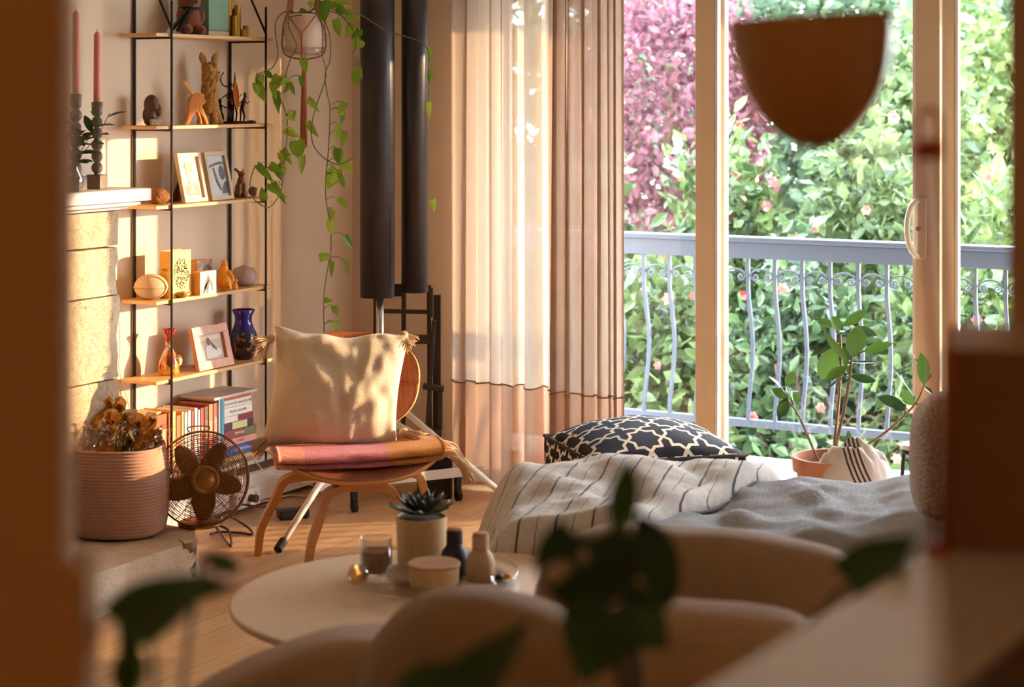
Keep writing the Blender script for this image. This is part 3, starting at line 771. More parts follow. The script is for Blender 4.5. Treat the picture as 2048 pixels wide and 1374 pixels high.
for s_ in (-1, 1): g.tube([(s_*.009, -.016, .05), (s_*.010, -.024, .004)], [.007, .006], 10); g.ell((s_*.016, .002, .012), (.011, .02, .013))
obj('body', g, m_catc, th, remesh=.0025)
x, y, z = onshelf(505, 2, .06)
th = thing('clay_ball', 'small round dark clay ornament behind the trailing vine on the third shelf', 'ornament', (x, y, z), SH)
g = G(); g.ell((0, 0, .017), (.016, .016, .018)); g.ell((-.006, -.010, .006), (.010, .012, .007)); g.ell((.012, -.006, .024), (.006, .006, .008)); obj('body', g, m_catc, th, remesh=.0025)

# --- fourth shelf
x, y, z = onshelf(302, 3, .095)
g = G(); g.ell((0, 0, .042), (.056, .056, .043), None, 36, 24)
for p in g.v:
    a = abs(p.z-.040)
    if a < .003: p.x *= 1.02; p.y *= 1.02
    p.z = max(p.z, .001)
th = thing('stone_pod', 'round sandy stone pod with a raised seam, left end of fourth shelf', 'ornament', (x, y, z), 0)
obj('pod', g, fabric('sandy_stone', (206, 176, 140), 700, .4, .06, 0), th, smooth=True)
g = G(); g.tube([(.0570*math.cos(a*PI/20), .0570*math.sin(a*PI/20), .041) for a in range(40)], .0016, 6, True); obj('seam', g, fabric('sandy_seam', (186, 152, 116), 700, .3, .06, 0), th, smooth=True)
# yellow hardback: spine towards the camera side
m_ybk = plain('mustard_cloth', (226, 172, 70), .7, var=.05, vs=30); m_ycov = plain('cream_yellow_cover', (240, 218, 130), .65, var=.03)
m_pages = plain('page_block', (236, 222, 192), .85, var=.06, vs=300, stretch=(1, 1, 12))
m_inkd = plain('dark_ink', (60, 56, 40), .7); m_inkw = plain('white_ink', (238, 232, 220), .6); m_inkr = plain('red_ink', (176, 40, 34), .6)
x, y, z = onshelf(351, 3, .115)
th = thing('upright_book', 'yellow illustrated hardback standing upright behind the shell dish', 'book', (x, y, z), 0)
bw, bd, bh = .042, .112, .158
obj('cover', G().box((bw/2-.001, 0, bh/2), (.003, bd, bh)), m_ycov, th, bevel=.0008)
obj('back_cover', G().box((-bw/2+.001, 0, bh/2), (.003, bd, bh)), m_ycov, th, bevel=.0008)
obj('spine', G().box((0, -bd/2+.001, bh/2), (bw+.001, .003, bh)), m_ybk, th, bevel=.001)
obj('pages', G().box((0, .001, bh/2), (bw-.005, bd-.006, bh-.006)), m_pages, th)
cv = G(); r = random.Random(5)
for i in range(230):
    a = r.random()*6.28; rr_ = math.sqrt(r.random())*.040; yy = math.cos(a)*rr_+.004; zz = math.sin(a)*rr_*1.35+bh*.50; s_ = .0020+.0024*r.random()
    b = r.random()*3.14
    q = [Vector((bw/2+.0008, yy+math.cos(b+k)*s_*(1.6 if k in (0, PI) else .5), zz+math.sin(b+k)*s_*(1.6 if k in (0, PI) else .5))) for k in (0, PI/2, PI, 3*PI/2)]
    cv.add(q, [(0,1,2,3)])
obj('cover_drawing', cv, m_inkd, th, solid=.0003)
text('spine_lettering', 'SOIL', .012, m_inkd, th, (0, -bd/2-.0008, bh*.60), (PI/2, 0, 0))
x, y, z = onshelf(366, 3, .15)
th = thing('shell_dish', 'little fluted shell dish holding a shell piece at the fourth shelf edge', 'dish', (x, y, z), 0)
m_shell = plain('brown_striped_shell', (196, 140, 86), .5, var=.4, vs=60, stretch=(1, 6, 1))
g = G(); g.lathe([(.010, 0), (.018, .004), (.027, .016), (.0255, .016), (.016, .006), (0, .004)], 40, wob=lambda a, z: 1+.06*math.sin(a*14)); obj('dish', g, m_shell, th, smooth=True)
g = G(); g.ell((.0, 0, .015), (.016, .013, .006)); obj('shell', g, m_shell, th, smooth=True)
m_blk = wood('orange_wood_block', (206, 138, 62), (226, 160, 82), 50, (1, 1, .05), .5)
photoA = artmat('monochrome_photo', (222, 218, 210), (130, 124, 118), 6, 0)
def woodblock(px, wx, w, h, d, label, art, k=3, zoff=0):
    x, y, z = onshelf(px, k, wx); th = thing('photo_block', label, 'photo block', (x, y, z+zoff), SH, 'wooden photo blocks')
    obj('block', G().box((0, 0, h/2), (w, d, h)), m_blk, th, bevel=.001)
    pc = obj('photo', G().box((0, -d/2-.0006, h/2), (w, .001, h)), art[0], th)
    for out in art[1]: obj('photo_figure', G().prism(out, .0004, Matrix.Translation((0, -d/2-.0013, h/2)) @ Matrix.Rotation(PI/2, 4, 'X')), art[2], pc)
woodblock(408, .148, .090, .080, .034, 'front wooden photo block with grey dancing figure picture', (photoA, [[(-.030, -.035), (-.022, -.035), (-.018, .0), (-.006, .014), (0, .034), (.006, .014), (.022, -.0), (.030, -.03), (.022, -.03), (.014, -.006), (.004, .002), (.002, -.035), (-.012, -.035), (-.008, .0), (-.02, -.01)]], m_ink))
woodblock(401, .075, .085, .110, .034, 'rear wooden photo block with sepia portrait half hidden behind another', (artmat('sepia_photo', (206, 170, 140), (120, 80, 60), 7, 0), [oval(0.012, .012, .024, .026)], m_ink))
m_amber = plain('amber_resin', (236, 158, 48), .35, var=.12, vs=30, bump=.3, bs=90)
x, y, z = onshelf(450, 3, .135)
th = thing('amber_statuette', 'amber orange seated mother statuette with a small child at its side', 'figurine', (x, y, z), SH-.6)
g = G(); g.ell((0, 0, .030), (.027, .024, .034)); g.ell((-.004, 0, .065), (.018, .017, .030)); g.ell((-.004, -.004, .094), (.012, .013, .015)); g.tube([(.008, -.014, .07), (.020, -.018, .05), (.024, -.012, .03)], [.007, .007, .007], 8); g.tube([(-.012, -.014, .02), (.004, -.026, .024), (.010, -.028, .004)], [.011, .010, .008], 8)
obj('body', g, m_amber, th, remesh=.0026)
g = G(); g.ell((.036, -.004, .013), (.010, .010, .014)); g.ell((.036, -.006, .032), (.008, .008, .009)); obj('child', g, m_amber, th, remesh=.0022)
x, y, z = onshelf(488, 3, .09)
g = G(); g.lathe([(.020, 0), (.036, .005), (.0455, .026), (.046, .042), (.036, .062), (.012, .068), (.010, .072), (.007, .072), (.006, .066), (0, .060)], 36)
tagp(obj('bud_vase', g, plain('matte_mauve_ceramic', (190, 162, 150), .55, var=.02), loc=(x, y, z), smooth=True), 'round matte mauve bud vase, right end of fourth shelf', 'vase')

# --- fifth shelf
t = NT('millefiori_glass'); co = t.coord(); v = t.n('ShaderNodeTexVoronoi'); v.inputs['Scale'].default_value = 70; t.l(co, v.inputs['Vector'])
col = t.ramp(t.math('FRACT', t.math('MULTIPLY', v.outputs['Color'], 1.0)), [(0, lin((150, 40, 20))), (.3, lin((206, 96, 30))), (.5, lin((226, 180, 50))), (.7, lin((120, 60, 30))), (.85, lin((210, 210, 200))), (1, lin((176, 30, 30)))])
m_mille = t.done(t.bsdf(col, .08, .25, None, .8))
x, y, z = onshelf(338, 4, .095)
th = thing('mosaic_vase', 'small red and amber mosaic glass vase with fluted rim, fifth shelf', 'vase', (x, y, z), .5)
obj('body', G().lathe([(.026, 0), (.034, .006), (.036, .022), (.034, .045), (.024, .070), (.0125, .090), (.010, .115)], 28), m_mille, th, smooth=True)
g = G(); g.lathe([(.0098, .114), (.012, .130), (.022, .150), (.0245, .155), (.023, .155), (.010, .131), (.008, .114)], 48, wob=lambda a, z: 1+(.10*math.sin(a*8) if z > .14 else 0)); obj('fluted_rim', g, plain('deep_red_glass', (176, 50, 26), .1, spec=.8), th, smooth=True)
g = G(); g.ell((.030, 0, .048), (.016, .016, .020)); obj('glass_knob', g, m_mille, th, smooth=True)
m_pinkf = wood('pink_grained_frame', (206, 146, 120), (224, 168, 142), 70, (1, 1, .08), .45)
m_sand = artmat('beach_photo', (196, 176, 160), (150, 136, 128), 8, 1); m_dress = plain('photo_white', (226, 214, 206), .5); m_skin_p = plain('photo_brown', (120, 80, 62), .5)
beach = (m_sand, [('photo_sea', [(-.062, .026), (.062, .026), (.062, .040), (-.062, .040)], plain('photo_haze', (222, 196, 170), .5)), ('photo_dress', [(-.034, -.038), (-.032, -.006), (-.018, .010), (-.004, .010), (.010, -.008), (.026, -.004), (.052, -.012), (.054, -.030), (.02, -.038)], m_dress), ('photo_head', oval(-.010, .020, .010, .014), m_skin_p), ('photo_arm', [(-.002, .02), (.006, .018), (.032, -.010), (.024, -.014)], m_skin_p)])
photoframe(431, 4, .140, .198, .150, .030, m_pinkf, beach, 'pink toned wooden frame with a photograph of a person in white, fifth shelf', .24, dep=.018)
t = NT('blue_flowered_enamel'); co = t.coord(); v = t.n('ShaderNodeTexVoronoi'); v.inputs['Scale'].default_value = 55; t.l(co, v.inputs['Vector'])
sp_ = t.ramp(v.outputs['Distance'], [(.22, (1,1,1,1)), (.34, (0,0,0,1))])
fc = t.ramp(v.outputs['Color'], [(.2, lin((70, 90, 40))), (.45, lin((206, 130, 60))), (.6, lin((180, 60, 60))), (.8, lin((190, 170, 90)))])
sz = t.n('ShaderNodeSeparateXYZ'); t.l(co, sz.inputs[0]); msk = t.ramp(t.math('MULTIPLY', sz.outputs['Z'], 10), [(.15, (1,1,1,1)), (.9, (.8,.8,.8,1)), (1.0, (0,0,0,1))])
bc = t.ramp(t.math('MULTIPLY', sz.outputs['Z'], 5.5), [(.1, lin((44, 28, 34))), (.45, lin((40, 34, 50))), (.75, lin((44, 34, 150)))])
m_enam = t.done(t.bsdf(t.mix(t.math('MULTIPLY', sp_, msk), bc, fc), .12, .1, None, .7))
x, y, z = onshelf(487, 4, .085)
th = thing('blue_vase', 'cobalt blue vase painted with flowers, right end of fifth shelf', 'vase', (x, y, z), 0)
obj('body', G().lathe([(.030, 0), (.034, .004), (.046, .035), (.051, .065), (.048, .090), (.036, .115), (.030, .135), (.031, .155), (.041, .175), (.0395, .1765), (.029, .155), (.028, .135), (.033, .115), (.045, .088), (.047, .065), (.03, .01), (0, .006)], 40), m_enam, th, smooth=True)
g = G(); g.tube([(.0403*math.cos(a*PI/20), .0403*math.sin(a*PI/20), .1765) for a in range(40)], .0018, 6, True); obj('rim', g, plain('mauve_glaze', (150, 80, 120), .2), th, smooth=True)

# --- bottom shelf: binder, row of books, stack of books
def book_row(px0, px1, k, hgt, dep, c_sp, c_pg, label, wxf=.160, lettering=None, tcol=None):
    p0 = onx(px0, 300, wxf).y; p1 = onx(px1, 300, wxf).y; w = p1-p0-.0008
    th = thing('paperback_book', label, 'book', (wxf-dep/2, (p0+p1)/2, SZ[k]+.0005), 0, 'upright books on the bottom shelf')
    m_ = plain('cover_%d_%d_%d' % c_sp, c_sp, .55, var=.05)
    g = G(); g.box((0, -w/2+.0007, hgt/2), (dep, .0014, hgt)); g.box((0, w/2-.0007, hgt/2), (dep, .0014, hgt)); g.box((dep/2-.0008, 0, hgt/2), (.0016, w, hgt))
    obj('cover', g, m_, th); obj('pages', G().box((-.002, 0, hgt/2-.001), (dep-.006, w-.003, hgt-.005)), m_pages, th)
    if lettering: text('spine_lettering', lettering, min(w*.62, .018), tcol or m_inkw, th, (dep/2+.0003, 0, hgt*.60), (PI/2, PI/2, PI/2), .0002)
    return th
books = [(343, 352, .205, (232, 176, 96), 'orange topped paperback at the left of the upright row', None),
 (352.5, 362, .188, (214, 92, 44), 'bright orange red paperback second in the upright row', None),
 (362.5, 368, .196, (226, 160, 84), 'thin amber paperback next to the bright orange red one', None),
 (368.5, 375.5, .192, (238, 222, 190), 'cream spined book left of the white one', None),
 (376, 382.5, .195, (242, 232, 214), 'white spined book left of the rust red one', None),
 (383, 388, .192, (166, 58, 30), 'narrow rust red book in the upright row', 'TRAVELS'),
 (388.5, 395.5, .198, (232, 214, 200), 'pale book with red lettering on its spine', 'NOCHNIE'),
 (396, 400.5, .190, (226, 216, 208), 'thin pale grey book before the crimson one', None),
 (401, 408, .194, (176, 34, 44), 'crimson book with white lettering', 'METRO'),
 (408.5, 417, .196, (84, 38, 28), 'dark brown book with gold lettering', 'COLLAPSE'),
 (417.5, 426, .200, (222, 106, 72), 'coral red book in the upright row', 'ESSAYS'),
 (426.5, 436, .200, (140, 66, 58), 'maroon brown book in the upright row', 'HISTORY'),
 (436.5, 441.5, .214, (236, 230, 222), 'tall white spined book beside the light blue one', None),
 (442, 448.5, .212, (94, 176, 202), 'light blue spined book at the right end of the upright row', None)]
gold = plain('gold_ink', (206, 150, 70), .5)
for (a, b, h, c, lab, tx) in books:
    book_row(a, b, 5, h, .135, c, None, lab, lettering=tx, tcol=m_inkr if c[0] > 228 else gold if c[0] == 84 else m_inkw)
# orange binder in front of the wall end
p0 = onx(268, 300, .16).y; p1 = onx(343, 300, .16).y-.002
th = thing('framed_notebook', 'large orange red cover with a pale label at the left end of the bottom shelf', 'book', (.150, (p0+p1)/2, SZ[5]+.0005), SH)
w = p1-p0; h = .202
obj('cover', G().box((0, 0, h/2), (w, .012, h)), plain('burnt_orange_card', (196, 76, 24), .6, var=.04), th, bevel=.001)
lb = obj('label_card', G().box((0, -.0066, h*.44), (w*.76, .001, h*.62)), plain('pinkish_card', (226, 186, 160), .7), th)
g = G()
for i in range(2): g.box((.005, -.0073, h*.55-.008*i), (w*.5, .0004, .0010))
obj('label_lines', g, plain('grey_ink', (150, 120, 104), .7), lb)
th = thing('storage_box', 'flat cream box top behind the orange cover on the bottom shelf', 'box', (.08, (p0+p1)/2, SZ[5]+.0005), SH)
obj('body', G().box((0, 0, .1025), (w*.94, .09, .205)), plain('cream_box', (214, 190, 140), .8), th, bevel=.002)
# stack
p0 = onx(449, 300, .16).y+.001
stack = [  # thickness, length, shift, colour, label, lettering
 (.036, .192, .004, (46, 96, 168), 'thick bright blue book at the very bottom of the stack', 'RN DOЯRESSMAN', 'w'),
 (.024, .186, .003, (226, 164, 146), 'salmon pink book second from the bottom of the stack', 'STORIES', 'r'),
 (.030, .188, .001, (150, 70, 66), 'brick red book with an olive end, third from the bottom of the stack', 'MEMOIRES', 'w'),
 (.027, .170, .002, (86, 48, 58), 'plum book with a pale green title panel in the middle of the stack', None, 'w'),
 (.022, .170, .002, (234, 226, 212), 'white book with a dark red title panel in the stack', None, 'r'),
 (.030, .164, .0, (238, 232, 220), 'thick white book just under the white book with blue edge', 'histoire naturelle', 'k'),
 (.026, .160, -.002, (232, 226, 212), 'white book with black title, third from top of the stack', 'to be not the caused by silk', 'k'),
 (.012, .156, .0, (206, 98, 70), 'thin rust orange book second from top of the stack', None, 'k')]
z = SZ[5]+.0006; i_ = 0
for (tk, L, sh, c, lab, tx, ink) in stack:
    th = thing('stacked_book', lab, 'book', (.090+sh*.5, p0+L/2+.003+abs(sh)*.3, z), rnd.uniform(-.02, .02), 'stacked books on the bottom shelf')
    dep = .130; m_ = plain('stack_cover_%d' % i_, c, .5, var=.05); i_ += 1
    g = G(); g.box((0, 0, .0008), (dep, L, .0016)); g.box((0, 0, tk-.0012), (dep, L, .0016)); g.box((dep/2-.001, 0, tk/2-.0002), (.002, L, tk-.0006))
    obj('cover', g, m_, th, bevel=.0006); obj('pages', G().box((-.003, 0, tk/2-.0002), (dep-.008, L-.006, tk-.0045)), m_pages, th)
    if tx: text('spine_lettering', tx, min(tk*.55, .014), {'w': m_inkw, 'r': m_inkr, 'k': m_inkd}[ink], th, (dep/2+.0003, 0, tk/2), (PI/2, 0, PI/2), .0002)
    if 'plum' in lab: obj('title_panel', G().box((dep/2+.0003, .005, tk/2), (.0006, L*.50, tk*.92)), plain('pale_green_panel', (214, 214, 150), .5), th)
    if 'dark red' in lab: obj('title_panel', G().box((dep/2+.0003, L*.22, tk/2), (.0006, L*.52, tk*.9)), plain('dark_red_panel', (146, 40, 52), .5), th)
    if 'olive' in lab: obj('title_panel', G().box((dep/2+.0003, L*.30, tk/2), (.0006, L*.36, tk*.9)), plain('olive_panel', (120, 128, 84), .5), th)
    z += tk+.0004
th = thing('large_flat_book', 'large thin pale lilac book lying flat on top of the stack', 'book', (.092, p0+.055, z+.0002), 0)
obj('cover', G().box((0, 0, .0045), (.150, .245, .009)), plain('pale_lilac_card', (206, 190, 188), .6), th, bevel=.001)
# ================================================================== HANGING PLANTER AND VINES
m_mac = fabric('terracotta_macrame', (196, 116, 82), 1200, .5, .12, .2)
HD = 6.80
pc = W(608, 28, HD); pb = W(608, 108, HD)
hp = thing('hanging_planter', 'white pot in terracotta macrame hanger with trailing heart leaved vines', 'hanging plant', (pc.x, pc.y, pb.z), YAW)
R_ = .0725; H_ = pc.z-pb.z
obj('pot', G().lathe([(R_*.80, 0), (R_*.86, .003), (R_*.98, H_*.55), (R_*.97, H_*.98), (R_*.94, H_), (R_*.90, H_*.98), (R_*.9, H_*.8), (0, H_*.8)], 40), plain('blush_white_ceramic', (216, 192, 176), .45, var=.02), hp, smooth=True)
obj('saucer', G().lathe([(R_*.74, -.004), (R_*.96, .002), (R_*1.05, .024), (R_*1.02, .024), (R_*.9, .003), (0, .001)], 40), m_clear, hp, smooth=True)
obj('soil', G().lathe([(R_*.90, H_*.82), (R_*.88, H_+.003), (0, H_+.006)], 30), plain('dark_soil', (36, 26, 22), .95, bump=.6), hp)
g = G()
for k in range(4):
    a = k*PI/2+PI/4; a2 = a+PI/4; a3 = a-PI/4
    c = lambda an, r, z: Vector((r*math.cos(an), r*math.sin(an), z))
    top = Vector((0, 0, H_+.62))
    for d in (-.003, .003): g.tube([c(a, R_*1.04, H_*.98)+Vector((d, 0, 0)), c(a, R_*.6, H_+.2)+Vector((d, 0, 0)), top], .0022, 6)
    for an in (a2, a3): g.tube(smoothpath([c(a, R_*1.03, H_*.98), c((a+an)/2, R_*1.05, H_*.75), c(an, R_*1.06, H_*.48)], 4), .0026, 6)
    for d in (-.003, .003): g.tube(smoothpath([c(a2, R_*1.06, H_*.48), c(a2, R_*1.10, H_*.2), c(a2, R_*1.08, .03), c(a2, R_*.9, -.004), c(a2, .004, -.022)], 4), .0026, 6)
    g.ell(c(a2, R_*1.06, H_*.48), (.005, .005, .006), None, 8, 6)
g.ell((0, 0, -.024), (.009, .009, .014), None, 12, 8)
obj('macrame_hanger', g, m_mac, hp, smooth=True)
g = G(); r = random.Random(2)
for i in range(26):
    a = r.random()*6.28; q = r.random()**.5*.010
    g.tube(smoothpath([(q*.5*math.cos(a), q*.5*math.sin(a), -.03), (q*.9*math.cos(a), q*.9*math.sin(a), -.15), (q*1.4*math.cos(a)+r.uniform(-.003, .003), q*1.4*math.sin(a), -.29-.05*r.random())], 4), .0019, 5)
obj('tassel', g, m_mac, hp)
obj('ceiling_hook', G().tube([(0, 0, H_+.60), (0, 0, 2.5-pb.z)], .003, 6), m_mac, hp, label='cord up to the ceiling')
inv = (Matrix.Translation((pc.x, pc.y, pb.z)) @ Matrix.Rotation(YAW, 4, 'Z')).inverted()
def L(px, py, D): return inv @ W(px, py, D)
def crop6(x, y): return (480+x/3.273, y/3.273)
m_vine = plain('vine_stem', (104, 112, 62), .6, var=.15, vs=30)
m_vl = leafmat('pothos_leaf', (92, 140, 38), (156, 186, 66), .38, .35)
vines = {
 'a': ([(605,32),(575,22),(553,40),(551,70),(556,108),(545,135),(520,148),(513,168)], .0),
 'b': ([(603,30),(578,36),(580,60),(594,92),(582,115),(572,150),(575,175),(560,190),(568,215),(575,245),(573,290),(568,330),(562,380),(545,410),(530,414),(508,398),(500,368),(508,338),(518,330)], -.04),
 'c': ([(612,30),(640,30),(652,48),(661,80),(660,120),(650,150),(655,190),(660,220),(657,300),(652,350),(652,400),(661,450),(662,500),(655,540),(648,590),(648,665)], .03),
 'd': ([(612,30),(636,34),(645,60),(645,110),(652,150),(637,200),(625,240),(624,280),(637,305),(660,324),(682,328),(718,311)], .0),
 'e': ([(612,30),(640,8),(660,22),(690,28),(722,30),(770,60),(850,90),(857,150),(858,212)], .05),
 'f': ([(612,30),(650,10),(700,50),(712,90),(704,110),(718,120),(722,160)], .05)}
LV = {  # base, tip in photo pixels, width px
 'a': [((513,166),(532,207),20),((520,150),(516,192),18),((532,145),(548,158),12)],
 'b': [((558,152),(545,186),22),((545,165),(552,200),14),((552,185),(558,228),16),((578,160),(560,166),10),((580,165),(568,188),13),((580,168),(590,192),10),((575,232),(595,241),13),((588,222),(586,238),10),((571,258),(600,276),18),((592,282),(600,322),30),((604,312),(603,350),14),((566,300),(584,330),16),((560,306),(568,332),12),((556,330),(562,362),20),((540,330),(562,345),18),((515,330),(550,366),16),((548,366),(573,412),13),((535,372),(575,396),12),((528,400),(522,372),16),((567,335),(570,350),10),((606,118),(612,145),16),((602,152),(604,178),11)],
 'c': [((690,206),(676,228),16),((680,220),(690,232),10),((685,225),(683,250),10),((676,248),(674,282),14),((690,264),(682,296),13),((676,298),(678,334),20),((682,324),(706,345),20),((672,338),(655,380),30),((664,352),(676,360),26),((680,350),(690,380),12),((678,398),(698,418),12),((664,420),(660,445),14),((660,441),(664,472),16),((690,472),(706,498),12),((640,516),(660,508),17),((664,525),(662,556),10),((690,522),(699,552),10),((648,600),(666,602),11),((668,612),(676,632),14),((668,643),(680,652),13),((670,648),(674,662),9)],
 'd': [((616,198),(640,224),14),((616,246),(638,276),14),((645,2),(648,46),34),((620,12),(628,2),14),((600,20),(622,28),10)],
 'e': [((660,8),(684,14),18),((672,0),(700,8),12),((676,14),(694,28),16),((692,26),(720,44),20),((860,95),(858,130),10),((862,140),(858,172),12),((858,205),(858,240),12),((866,400),(868,424),14)],
 'f': [((673,40),(678,75),18),((706,52),(690,76),22),((718,58),(704,82),22),((722,80),(706,98),26),((716,138),(706,172),20),((722,150),(712,168),10)]}
for key, (pts, dd) in vines.items():
    P = smoothpath([L(x, y, HD-.06+dd+.02*math.sin(i*1.7)) for i, (x, y) in enumerate(pts)], 5)
    st = G().tube(P, .0021, 6); g = G(); r = random.Random(ord(key))
    for (b, t_, w) in LV[key]:
        d1 = HD-.06+dd+r.uniform(-.02, .02)
        B = L(b[0], b[1], d1); T = L(t_[0], t_[1], d1+r.uniform(-.03, .02))
        nr = Vector((r.uniform(-.5, .5), -1, r.uniform(-.2, .5)))
        g.leaf(B, T, w/F*HD*1.08, nr, r.uniform(.05, .2), r.uniform(.1, .35), heart=True, n=8)
        q = min(P, key=lambda p: (p-B).length)
        mid = (q+B)/2+Vector((0, 0, .010))
        if key != 'e' or b[0] < 860: st.tube(smoothpath([q, mid, B], 4), .0013, 5)
    vn = obj('vine', st, m_vine, hp, smooth=True)
    obj('leaves', g, m_vl, vn, smooth=True)

# ================================================================== CURTAINS
m_sheer = fabric('sheer_linen', (206, 186, 168), 1500, .15, .05, .1, trans=.34, transp=.10)
m_sheer2 = fabric('linen_curtain', (190, 162, 142), 1500, .15, .06, .1, trans=.32, transp=.06)
m_hemc = fabric('hem_linen', (192, 154, 128), 1500, .15, .06, .1, trans=.30, transp=.02)
def curtain(x0, x1, y, folds, amp, seed, mt, mh, label, zt=2.14, zb=.03, flare=.0):
    th = thing('linen_curtain', label, 'curtain', ((x0+x1)/2, y, 0), 0, 'linen curtains at the glass door')
    cx_ = (x0+x1)/2; w = x1-x0; r = random.Random(seed); ph = [r.random()*6.28 for _ in range(6)]
    def P(u, z):
        q = (2.2-z)/2.2
        uu = u+ .012*math.sin(u*folds*2*PI*.5+ph[0])*q
        a = amp*(.55+.45*math.sin(u*5+ph[1]))
        yy = a*math.sin(u*folds*2*PI+ph[2]+.35*math.sin(z*1.5+ph[3]))+.35*a*math.sin(u*folds*2*PI*2.3+ph[4]+z*.5)
        xx = (uu-.5)*w*(1+flare*q)+.012*math.sin(u*folds*4*PI+ph[5])
        return Vector((xx, yy*(.75+.35*q), z+.004*math.sin(u*40)))
    n = int(folds*22); zs = .405
    obj('cloth', G().grid(lambda u, v: P(u, zs+(zt-zs)*v), n, 40), mt, th, smooth=True)
    obj('hem_band', G().grid(lambda u, v: P(u, zb+(zs-zb)*v), n, 12), mh, th, smooth=True)
    g = G(); g.tube([P(i/(n), zs)+Vector((0, -.003, 0)) for i in range(n+1)], .003, 6, sq=None); obj('hem_seam', g, plain('seam_brown', (150, 112, 84), .9), th, smooth=True)
    return th
xa = ony(897, 400, -.10).x; xb = ony(1118, 400, -.10).x; xc = ony(1098, 400, -.16).x; xd = ony(1252, 400, -.14).x
curtain(xa, xb, -.09, 4.6, .034, 3, m_sheer, m_hemc, 'left wide sheer linen curtain glowing in the sun, hanging by the corner', flare=.03)
curtain(xc, xd, -.165, 5.2, .036, 8, m_sheer2, m_hemc, 'right narrow bunched linen curtain hanging in front of the glass', flare=.05)
rod = thing('curtain_rod', 'dark curtain rod above the glass door', 'curtain rod', (2.3, -.12, 2.16))
obj('rod', G().tube([(-2.1, 0, 0), (2.1, 0, 0)], .012, 12), m_black, rod)
g = G()
for x in (-1.95, 0, 1.95): g.box((x, .06, 0), (.02, .12, .03))
obj('bracket', g, m_black, rod)

# ================================================================== TWIN CYLINDER LAMP ON TRIPOD
m_shade = plain('dark_grey_metal_shade', (58, 54, 58), .4, metal=.4, var=.08, vs=3)
LD = 6.93
p0 = W(760, 400, LD)
lamp = thing('tripod_cylinder_lamp', 'tall floor lamp of two dark grey cylinders on a chrome pole with tripod legs', 'floor lamp', (p0.x, p0.y, 0), YAW)
def LL(px, py, D): 
    k = (Matrix.Translation((p0.x, p0.y, 0)) @ Matrix.Rotation(YAW, 4, 'Z')).inverted(); return k @ W(px, py, D)
def px2x(px, D=LD): return (px-760)/F*D
zb1 = EYE-(594-HOR)/F*LD; zb2 = EYE-(587-HOR)/F*LD
r1 = (789-720)/2/F*LD; c1 = (px2x(720)+px2x(789))/2
r2 = (855-801)/2/F*LD; c2 = (px2x(801)+px2x(855))/2
for cx_, rr_, zb_, yy in ((c1, r1, zb1, 0), (c2, r2, zb2, .05)):
    o = obj('shade', G().lathe([(rr_, 0), (rr_, 2.42-zb_), (rr_-.003, 2.42-zb_), (rr_-.003, .002)], 44, (cx_, yy, zb_)), m_shade, lamp, smooth=False)
    for p in o.data.polygons: p.use_smooth = len(p.vertices) == 4 and abs(p.normal.z) < .5
    # remove caps
obj('pole', G().tube([(0, 0, .30), (0, 0, zb1+.08)], .0145, 20), m_steel, lamp, smooth=True)
g = G(); g.box(((c1+c2)/2+.01, .03, zb1+.022), (.030, .02, .045)); g.box(((c1+c2)/2+.01, .03, 2.36), (.03, .02, .04)); obj('clamp', g, m_black, lamp, bevel=.002)
hub = Vector((0, 0, .42)); obj('hub', G().lathe([(.022, .39), (.024, .395), (.024, .455), (.018, .46)], 20), m_black, lamp)
f1 = LL(557, 1100, 6.21); f2 = LL(1052, 1050, 6.72); f3 = Vector((-.10, .40, .02)); f1.z = .014; f2.z = .014
for q in (f1, f2, f3):
    lg = obj('leg', G().tube([hub+(q-hub).normalized()*.02, q], .0115, 14), m_whitemetal, lamp, smooth=True)
    obj('rubber_tip', G().tube([q+(hub-q).normalized()*.04, q-(hub-q).normalized()*.006], .0145, 12), m_black, lg)
low = Vector((0, 0, .20))
for q in (f1, f2):
    t_ = hub+(q-hub)*.62; obj('spreader', G().tube([Vector((0, 0, .33)), t_], 1, 4, sq=(.011, .004), up=(0, 0, 1)), m_whitemetal, lamp)
# low white trolley bar with castors behind the chair
b0 = W(636, 986, 6.75); b1 = W(965, 962, 7.05)
tr = thing('folding_rack', 'folded rack with a flat white bar and black castors behind the chair', 'rack', (b0.x, b0.y, 0), math.atan2(b1.y-b0.y, b1.x-b0.x))
Lb = (Vector((b1.x, b1.y, 0))-Vector((b0.x, b0.y, 0))).length
obj('crossbar', G().box((Lb/2, 0, .105), (Lb, .018, .034)), m_whitemetal, tr, bevel=.003)
obj('crossbar', G().box((Lb/2, .17, .105), (Lb, .018, .034)), m_whitemetal, tr, bevel=.003)
for x in (.14, Lb-.10):
    obj('strut', G().box((x, .085, .100), (.02, .17, .02)), m_whitemetal, tr)
    cs = obj('castor', G().tube([(x-.008, 0, .021), (x+.008, 0, .021)], .0205, 20), m_black, tr)
    obj('castor_fork', G().box((x, .004, .062), (.024, .02, .052)), m_black, cs, bevel=.003)
for q in (.26, .62):
    obj('screw', G().tube([(q*Lb, -.011, .105), (q*Lb, -.0085, .105)], .004, 8), m_black, tr)

